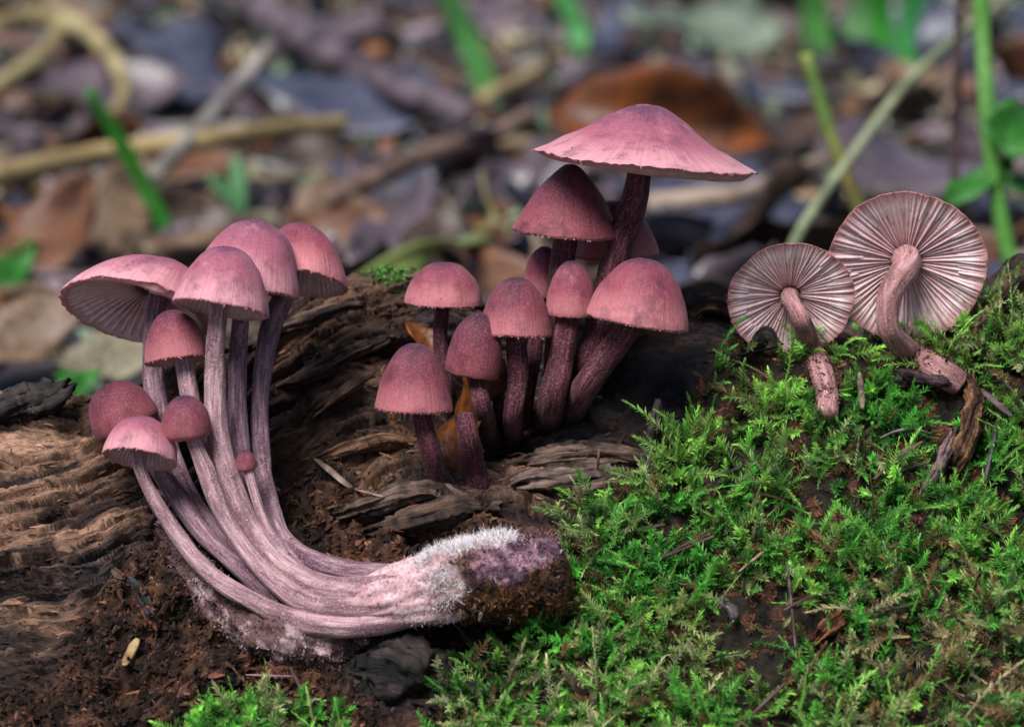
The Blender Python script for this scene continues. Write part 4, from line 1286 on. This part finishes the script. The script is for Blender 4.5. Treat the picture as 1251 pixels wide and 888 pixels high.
# ------------------------------------------------------------------ forest floor litter behind the log (out of focus)
LM = {
    'slate': ((.075, .078, .125), (.15, .155, .235), 'slate-violet wet fallen leaf'),
    'mauve': ((.12, .085, .105), (.26, .195, .225), 'mauve-grey fallen leaf'),
    'umber': ((.050, .026, .018), (.135, .075, .050), 'dark umber fallen leaf'),
    'tan': ((.20, .115, .065), (.36, .23, .14), 'tan fallen leaf'),
    'russet': ((.17, .060, .025), (.30, .125, .055), 'russet fallen leaf'),
    'straw': ((.26, .22, .13), (.42, .37, .24), 'pale straw-coloured leaf fragment'),
    'sage': ((.13, .18, .12), (.27, .35, .25), 'sage-green lichen-covered leaf scrap'),
}
LM = {k_: (tuple(.52 * v for v in a_), tuple(.72 * v for v in b_), t_) for k_, (a_, b_, t_) in LM.items()}
for k_, (a_, b_, _) in LM.items():
    M['leaf_' + k_] = leaf_mat('leaf_' + k_, a_, b_, .28 if k_ in ('slate', 'mauve') else .5, .6, .1)
M['leaf_green'] = leaf_mat('leaf_green', (.03, .16, .02), (.07, .30, .05), .45, .4, .35)
rl = np.random.default_rng(501)
kinds = list(LM)
MARKS = [(230, 175, 'the long ochre dry stalk'), (90, 60, 'the looped yellowish stem'), (400, 70, 'the long dark branch'), (260, 120, 'the slanting pale grey twig'), (530, 185, 'the brown twig'),
         (540, 310, 'the flattened yellow-green blade'), (210, 300, 'the slender bright grass blade'), (600, 130, 'the broad grass blade rising from straw'), (290, 250, 'the two-leaved seedling'),
         (690, 60, 'the hooked grass blade'), (672, 190, 'the thin dark upright stem'), (880, 240, 'the pale tan twig'), (1045, 240, 'the yellow-tipped herb stem'), (1225, 300, 'the stout green stem'),
         (1165, 250, 'the dark red-brown twig'), (1070, 70, 'the far green clump'), (810, 165, 'the curled orange leaf'), (120, 440, 'the lime green strap leaf'), (20, 330, 'the pale bluish green leaf'), (40, 480, 'the blackened bark chunk')]
MP = np.array([G(x, y) for x, y, _ in MARKS])


def near_mark(p):
    i = int(np.argmin(np.hypot(*(MP[:, :2] - p[:2]).T)))
    return MARKS[i][2]


for i in range(290):
    px, py = rl.uniform(-120, 1370), rl.uniform(-40, 430)
    p = G(px, py)
    pr_ = np.array([.27, .20, .17, .10, .07, .10, .09])
    if py > 190 and px < 470:
        pr_ = np.array([.12, .14, .20, .22, .20, .07, .05])
    if px > 800:
        pr_ = np.array([.32, .16, .26, .06, .09, .05, .06])
    kd = rl.choice(kinds, p=pr_ / pr_.sum())
    L = rl.uniform(1.2, 3.9) * (.6 if kd in ('straw', 'sage') else 1)
    pit, rol = rl.normal(0, .38), rl.normal(-.1, .55)
    size = 'small' if L < 1.9 else 'large' if L > 3.1 else 'middling'
    pose = 'tilted' if abs(pit) + abs(rol) > .65 else 'flat-lying'
    add_leaf(p, L, L * rl.uniform(.28, .62), rl.uniform(0, 6.28), pit, rol, rl.uniform(-.10, .2), rl.uniform(-.2, .5), 510 + i,
             'leaf_' + kd, '%s %s %s near %s' % (size, pose, LM[kd][2], near_mark(p)), 'fallen leaves of the litter behind the log', sink=.3 if pose == 'tilted' else .12)
TW = [((.05, .035, .04), (.16, .12, .13), 'thin dark violet twig'), ((.20, .15, .09), (.38, .30, .19), 'thin straw-coloured stalk'), ((.10, .06, .045), (.24, .15, .11), 'thin brown twig'), ((.16, .15, .14), (.32, .30, .28), 'thin grey twig')]
for i in range(90):
    px, py = rl.uniform(-80, 1330), rl.uniform(-30, 400)
    p = G(px, py, rl.uniform(.1, .5))
    L, yaw, pit = rl.uniform(1.5, 5.5), rl.uniform(0, 6.28), rl.normal(0, .12)
    dr = np.array([math.cos(yaw) * math.cos(pit), math.sin(yaw) * math.cos(pit), math.sin(pit)])
    sdv = np.array([-dr[1], dr[0], .3]) * rl.normal(0, .12) * L
    ca_, cb_, lb = TW[rl.integers(0, 4)]
    r_ = rl.uniform(.05, .17)
    ctrl = [list(p - dr * L / 2) + [r_], list(p + sdv) + [r_ * .9], list(p + dr * L / 2) + [r_ * .6]]
    V, F, A = tube(ctrl, 8, .35, .15, .9, 900 + i, .05)
    V[:, 2] += max(0, GZ - .1 - V[:, 2].min())
    cc = lerp(ca_, cb_, sstep(-.3, .4, fbm(V * .8 + i, 2, i)))
    single('litter_twig', V, F, M['twig'], '%s %s near %s' % ('short' if L < 2.6 else 'long' if L > 4.2 else 'half-length', lb, near_mark(p)), 'twig', 'thin twigs of the litter behind the log', cols=cc)

# small litter bits
n = 9000
xx, yy = rl.uniform(-32, 32, n), rl.uniform(5, 110, n)
cidx = rl.integers(0, 7, n)
lc = np.array([(.12, .11, .15), (.20, .15, .17), (.05, .03, .025), (.26, .17, .10), (.20, .08, .035), (.38, .33, .2), (.22, .30, .2)])[cidx] * rl.uniform(.4, 1.3, (n, 1))
ctr = np.stack([xx, yy, GZ - .05 + rl.uniform(0, .35, n)], -1)
d1 = rl.normal(0, 1, (n, 3)) * [1, 1, .5]
d1 /= np.linalg.norm(d1, axis=1)[:, None]
d2 = np.cross(d1, rl.normal(0, 1, (n, 3)))
d2 /= np.linalg.norm(d2, axis=1)[:, None]
ln, wd = rl.uniform(.25, .9, (n, 1)), rl.uniform(.08, .4, (n, 1))
V = np.stack([ctr - d1 * ln, ctr + d2 * wd, ctr + d1 * ln, ctr - d2 * wd], 1).reshape(-1, 3)
o = single('leaf_litter', V, np.arange(n)[:, None] * 4 + np.arange(4)[None], M['fibre'], 'small crumbled leaf litter covering the forest floor behind the log', 'litter', cols=np.repeat(lc, 4, 0))
o['kind'] = 'stuff'


# --- single sticks and blades that stand out in the blur
def stick(name, pts, label, cat, ca, cb, seed, r, taper=.7, flat=1.0, mat='twig', group=None):
    n_ = len(pts)
    ctrl = [list(p) + [r * (1 - (1 - taper) * i / (n_ - 1))] for i, p in enumerate(pts)]
    ctrl = [q[:3] + [q[3] * .78] for q in ctrl]
    V, F, A = tube(ctrl, 14, .25, .12, .5, seed, .05, flat=flat)
    cc = lerp(ca, cb, sstep(-.3, .4, fbm(V * .8 + seed, 3, seed)))
    return single(name, V, F, M[mat], label, cat, group, cols=cc)


def blade_mesh(pts, w, ca, cb, seed, tip):
    C = catmull(np.asarray(pts, float), 26)
    T = np.gradient(C, axis=0)
    T /= np.linalg.norm(T, axis=1)[:, None]
    sd = np.cross(T, np.array([.25, 1, .1]))
    sd /= np.linalg.norm(sd, axis=1)[:, None]
    nn = np.cross(sd, T)
    t = np.linspace(0, 1, 26)
    ww = (w * np.interp(t, [0, .15, .7, 1], [.75, 1, .9, tip]))[:, None]
    V = np.stack([C - sd * ww, C - sd * ww * .5 + nn * ww * .22, C + nn * ww * .35, C + sd * ww * .5 + nn * ww * .22, C + sd * ww], 1).reshape(-1, 3)
    cc = lerp(ca, cb, np.clip(np.repeat(t, 5) + .25 * fbm(V * .9 + seed, 2, seed), 0, 1))
    return V, cc


def blade(pts, w, label, ca, cb, seed, name='wild_grass', cat='grass', tip=.1, group=None):
    """strap-shaped leaf with a keel along pts, facing the log"""
    V, cc = blade_mesh(pts, w, ca, cb, seed, tip)
    ob = single(name, V, gridfaces(26, 5), M['grass'], label, cat, group, cols=cc)
    ob.modifiers.new('thickness', 'SOLIDIFY').thickness = .03
    return ob


STRAW, STRAWP = (.20, .14, .06), (.36, .27, .13)
stick('dry_stalk', [G(-60, 240, 1.5), G(0, 215, 1.6), G(130, 187, 1.6), G(250, 172, 1.6), G(330, 160, 1.5), G(420, 150, 1.3)], 'long ochre dry stalk lying across the litter', 'stalk', STRAW, (.40, .29, .13), 601, .36, .7)
stick('dry_stalk', [G(-30, 45, 1.7), G(40, 20, 1.9), G(100, 35, 2.0), G(140, 75, 1.9), G(152, 115, 1.5), G(138, 140, 1.1)], 'looped yellowish dry stem arching over dark leaves', 'stalk', (.22, .17, .08), (.40, .33, .17), 602, .42, .5)
stick('dry_stalk', [G(78, 22, 1.8), G(60, 60, 1.6), G(0, 105, 1.3), G(-40, 120, 1.2)], 'yellowish dry stem forking down from the looped one', 'stalk', (.22, .17, .08), (.38, .31, .15), 603, .36, .8)
stick('twig', [G(-20, 45, 1.6), G(30, 55, 1.6), G(78, 68, 1.5)], 'short reddish twig poking under the looped stem', 'twig', (.10, .05, .045), (.22, .12, .10), 604, .26, .8)
stick('dark_branch', [G(255, -20, 1.4), G(330, 20, 1.5), G(400, 65, 1.5), G(480, 105, 1.4), G(570, 140, 1.2)], 'long dark violet branch slanting over wet leaves', 'branch', (.045, .030, .038), (.15, .11, .13), 605, .62, .7)
stick('twig', [G(331, 58, 3.2), G(290, 105, 2.5), G(240, 160, 1.8), G(188, 215, 1.2)], 'pale grey twig slanting up over the ochre stalk', 'twig', (.15, .13, .12), (.30, .27, .24), 606, .27, .9)
stick('twig', [G(400, 245, 1.2), G(450, 222, 1.3), G(530, 185, 1.4), G(600, 165, 1.4), G(650, 140, 1.4)], 'brown twig lying in the litter toward the umbrella cap', 'twig', (.12, .07, .055), (.28, .18, .14), 607, .34, .8)
stick('dry_stalk', [G(590, 120, 1.3), G(640, 95, 1.4), G(680, 70, 1.4)], 'short straw stalk beside the base of a broad grass blade', 'stalk', STRAW, STRAWP, 608, .25)
blade([G(440, 350, 1.1), G(490, 322, 1.5), G(540, 305, 1.6), G(600, 285, 1.3), G(640, 270, 1.1)], .30, 'yellow-green flattened blade lying just behind the log crest', (.20, .26, .07), (.33, .34, .13), 609)
blade([G(592, 300, 1.1), G(595, 260, 1.6), G(590, 215, 1.7)], .26, 'short straw-yellow upright strip crossing the flattened blade', (.22, .21, .08), (.36, .33, .15), 610, tip=.6)
blade([G(520, 278, 1.1), G(560, 262, 1.2), G(600, 248, 1.2)], .18, 'bluish green leaf strip lying in a dark gap', (.05, .11, .10), (.10, .20, .15), 611)
b0 = G(215, 305)
blade([b0, atY(180, 235, b0[1]), atY(148, 175, b0[1] - .3), atY(108, 110, b0[1] - .8)], .20, 'slender bright green grass blade leaning left in front of litter', (.03, .20, .02), (.07, .36, .05), 612, tip=.5)
b0 = G(602, 135)
blade([b0, atY(585, 80, b0[1]), atY(568, 40, b0[1]), atY(542, -20, b0[1] - .4)], .36, 'broad green grass blade rising from straw', (.10, .30, .08), (.13, .42, .12), 613, tip=.7)
b0 = G(290, 262)
SEED = thing('seedling', 'tiny pale green two-leaved seedling sprouting from the litter', 'seedling', b0)
for pts_, w_, ca_, cb_ in (([b0, atY(291, 235, b0[1]), atY(288, 192, b0[1])], .20, (.12, .30, .12), (.22, .48, .24)),
                           ([b0 + [.1, 0, 0], atY(275, 235, b0[1]), atY(255, 215, b0[1])], .16, (.08, .24, .09), (.16, .40, .18))):
    V, cc = blade_mesh(pts_, w_, ca_, cb_, 614, .45)
    ob = part('leaf', V, gridfaces(26, 5), M['grass'], SEED, cc)
    ob.modifiers.new('thickness', 'SOLIDIFY').thickness = .03
b0 = G(672, 78)
blade([G(668, 62), atY(700, 62, b0[1]), atY(708, 40, b0[1]), atY(690, 0, b0[1]), atY(672, -30, b0[1])], .34, 'bent green grass blade hooking down behind the thin dark stem', (.08, .30, .08), (.12, .44, .14), 616, tip=.8)
b0 = G(672, 200)
stick('plant_stem', [b0, atY(673, 150, b0[1]), atY(671, 90, b0[1]), atY(669, 10, b0[1])], 'thin dark upright stem with a greenish foot behind the umbrella cap', 'stem', (.035, .045, .02), (.06, .05, .035), 617, .13, .8)
stick('twig', [G(790, 250, 1.3), G(860, 242, 1.4), G(910, 236, 1.4), G(980, 205, 1.4), G(1040, 190, 1.3)], 'pale tan twig lying on slate leaves beside the umbrella cap', 'twig', (.18, .12, .09), (.36, .27, .21), 618, .30, .7)
add_leaf(P(886, 745, S(886, 745, -.36)), .40, .26, 1.9, -.5, .7, .05, .5, 422, 'leaf_mauve', 'small folded grey-brown leaf resting on green moss')
# stems and grass on the right
Yr = 24.0
b0 = atY(1050, 262, Yr)
stick('plant_stem', [atY(1062, 300, Yr), atY(1045, 240, Yr), atY(1020, 180, Yr), atY(1004, 130, Yr), atY(984, 66, Yr)], 'green herb stem fading to a yellow broken tip', 'stem', (.10, .20, .04), (.30, .24, .07), 619, .17, .9)
stick('dry_stalk', [atY(955, 330, 18), atY(985, 270, 20), atY(1045, 185, 24), atY(1110, 100, 28), atY(1170, 45, 31), atY(1240, -10, 34)], 'long pale green-grey stalk slanting behind the gilled pair', 'stalk', (.16, .19, .10), (.30, .32, .19), 620, .115, 1.2)
stick('plant_stem', [atY(1238, 335, Yr - 4), atY(1228, 290, Yr - 4), atY(1212, 200, Yr - 4), atY(1204, 100, Yr - 4), atY(1199, 0, Yr - 4), atY(1199, -60, Yr - 4)], 'stout upright fresh green stem beside the larger gilled cap', 'stem', (.10, .28, .05), (.17, .38, .10), 621, .20, .95)
stick('twig', [atY(1163, 300, Yr), atY(1166, 200, Yr), atY(1170, 100, Yr), atY(1172, -30, Yr)], 'thin dark red-brown upright twig beside the stout green stem', 'twig', (.035, .018, .018), (.085, .045, .045), 622, .11, .9)
for (xb, yb, xt, yt, wdt, col_a, col_b, lab, sd_n) in (
        (1000, 75, 992, -30, .42, (.10, .32, .06), (.12, .42, .10), 'broad green grass blade above the yellow-tipped stem', 631),
        (1040, 70, 1062, -30, .40, (.14, .32, .12), (.20, .44, .18), 'pale green grass blade leaning right in the far clump', 632),
        (1080, 78, 1072, -30, .36, (.05, .30, .03), (.06, .42, .05), 'vivid green broad leaf in the far clump', 633),
        (1110, 90, 1120, -30, .42, (.05, .34, .07), (.08, .46, .14), 'vivid green leaf with bluish sheen in the far clump', 634),
        (1150, 40, 1140, -40, .40, (.06, .30, .05), (.08, .40, .08), 'narrow green leaf behind the dark red-brown twig', 635)):
    b0 = G(xb, yb)
    blade([b0, atY((xb + xt) / 2, (yb + yt) / 2, b0[1]), atY(xt, yt, b0[1] - .5)], wdt, lab, col_a, col_b, sd_n, tip=.6)
for (x, y, L, W, yaw, pit, rol, lab, sd_n) in ((1250, 165, 1.6, 1.1, .3, .2, .9, 'rounded green leaf behind the stout green stem', 641), (1195, 225, 1.6, .6, .5, -.4, .5, 'small narrow green leaf low beside the stout stem', 642),
                                              (1248, 235, 1.5, .8, 1.0, .3, .6, 'little green leaf close above the bark chunk', 643), (130, 440, 2.2, .5, .6, -.25, .6, 'lime green strap leaf in litter under the wide tilted cap', 644),
                                              (88, 480, 1.5, .5, .9, -.35, .6, 'bright green leaf just behind the blackened bark chunk', 645), (15, 330, 1.8, .7, 1.2, -.5, .6, 'pale bluish green leaf among russet litter', 646)):
    p = atY(x, y, 20 if x > 1000 else 13)
    if x < 1000:
        p = G(x, y, .6)
    add_leaf(p, L, W, yaw, pit, rol, .06, .2, sd_n, 'leaf_green', lab, name='green_leaf')
# the big curled orange-brown leaf and other large leaves
M['leaf_big'] = leaf_mat('leaf_big', (.045, .016, .008), (.26, .075, .018), .4, .5, .2)
p = G(812, 150, 1.7)
add_leaf(p, 5.4, 2.3, .05, .10, 1.25, -.12, .7, 651, 'leaf_big', 'large curled orange-brown leaf arching behind the umbrella cap')
for (x, y, L, W, yaw, pit, rol, kd, lab, sd_n) in (
        (215, 95, 5.0, 4.2, 1.2, .05, .45, 'slate', 'broad blue-violet wet leaf beside the looped yellowish stem', 661),
        (90, 115, 6.0, 2.6, .25, .05, .35, 'mauve', 'wide mauve leaf lying under the looped yellowish stem', 662),
        (430, 130, 6.5, 2.8, -.4, .05, .35, 'slate', 'long slate-violet leaf under the dark branch', 663),
        (890, 265, 5.0, 3.0, .2, .0, .25, 'slate', 'large blue-grey wet leaf below the pale tan twig', 664),
        (420, 268, 2.8, 1.6, .5, -.1, .6, 'tan', 'pinkish tan leaf just above the rose cap by the dark wood', 665),
        (480, 300, 2.6, 1.3, .7, -.2, .6, 'mauve', 'mauve leaf leaning on the flattened yellow-green blade', 666),
        (622, 325, 2.0, 1.5, .2, .3, .9, 'russet', 'russet leaf glowing behind the violet-crowned bell mushroom', 667),
        (60, 290, 3.6, 1.6, 1.1, -.5, .5, 'russet', 'russet leaf standing on edge at the foot of litter heap', 668),
        (140, 265, 3.6, 1.5, 1.3, -.5, .4, 'tan', 'tan leaf standing on edge behind the wide tilted cap', 669),
        (30, 410, 3.4, 1.2, .7, -.35, .5, 'tan', 'orange-tan narrow leaf low behind the bark chunk', 670),
        (150, 435, 2.6, 1.0, .5, -.2, .5, 'straw', 'pale straw leaf beside the lime green strap leaf', 671),
        (1110, 215, 5.5, 2.6, .5, .1, .4, 'mauve', 'grey-mauve leaf spread behind the slanting pale stalk', 672),
        (960, 165, 4.0, 1.8, .8, .1, .4, 'umber', 'dark reddish leaf at the tip of the curled orange one', 673),
        (590, 90, 4.0, 2.2, .3, .1, .4, 'umber', 'dark brown leaf behind the broad green grass blade', 674),
        (860, 40, 5.0, 2.5, .1, .1, .4, 'sage', 'sage-green mossy leaf far behind the curled orange leaf', 675)):
    add_leaf(G(x, y, .8), L, W, yaw, pit, rol, .08, .2, sd_n, 'leaf_' + kd, lab, sink=-.1 if False else None)
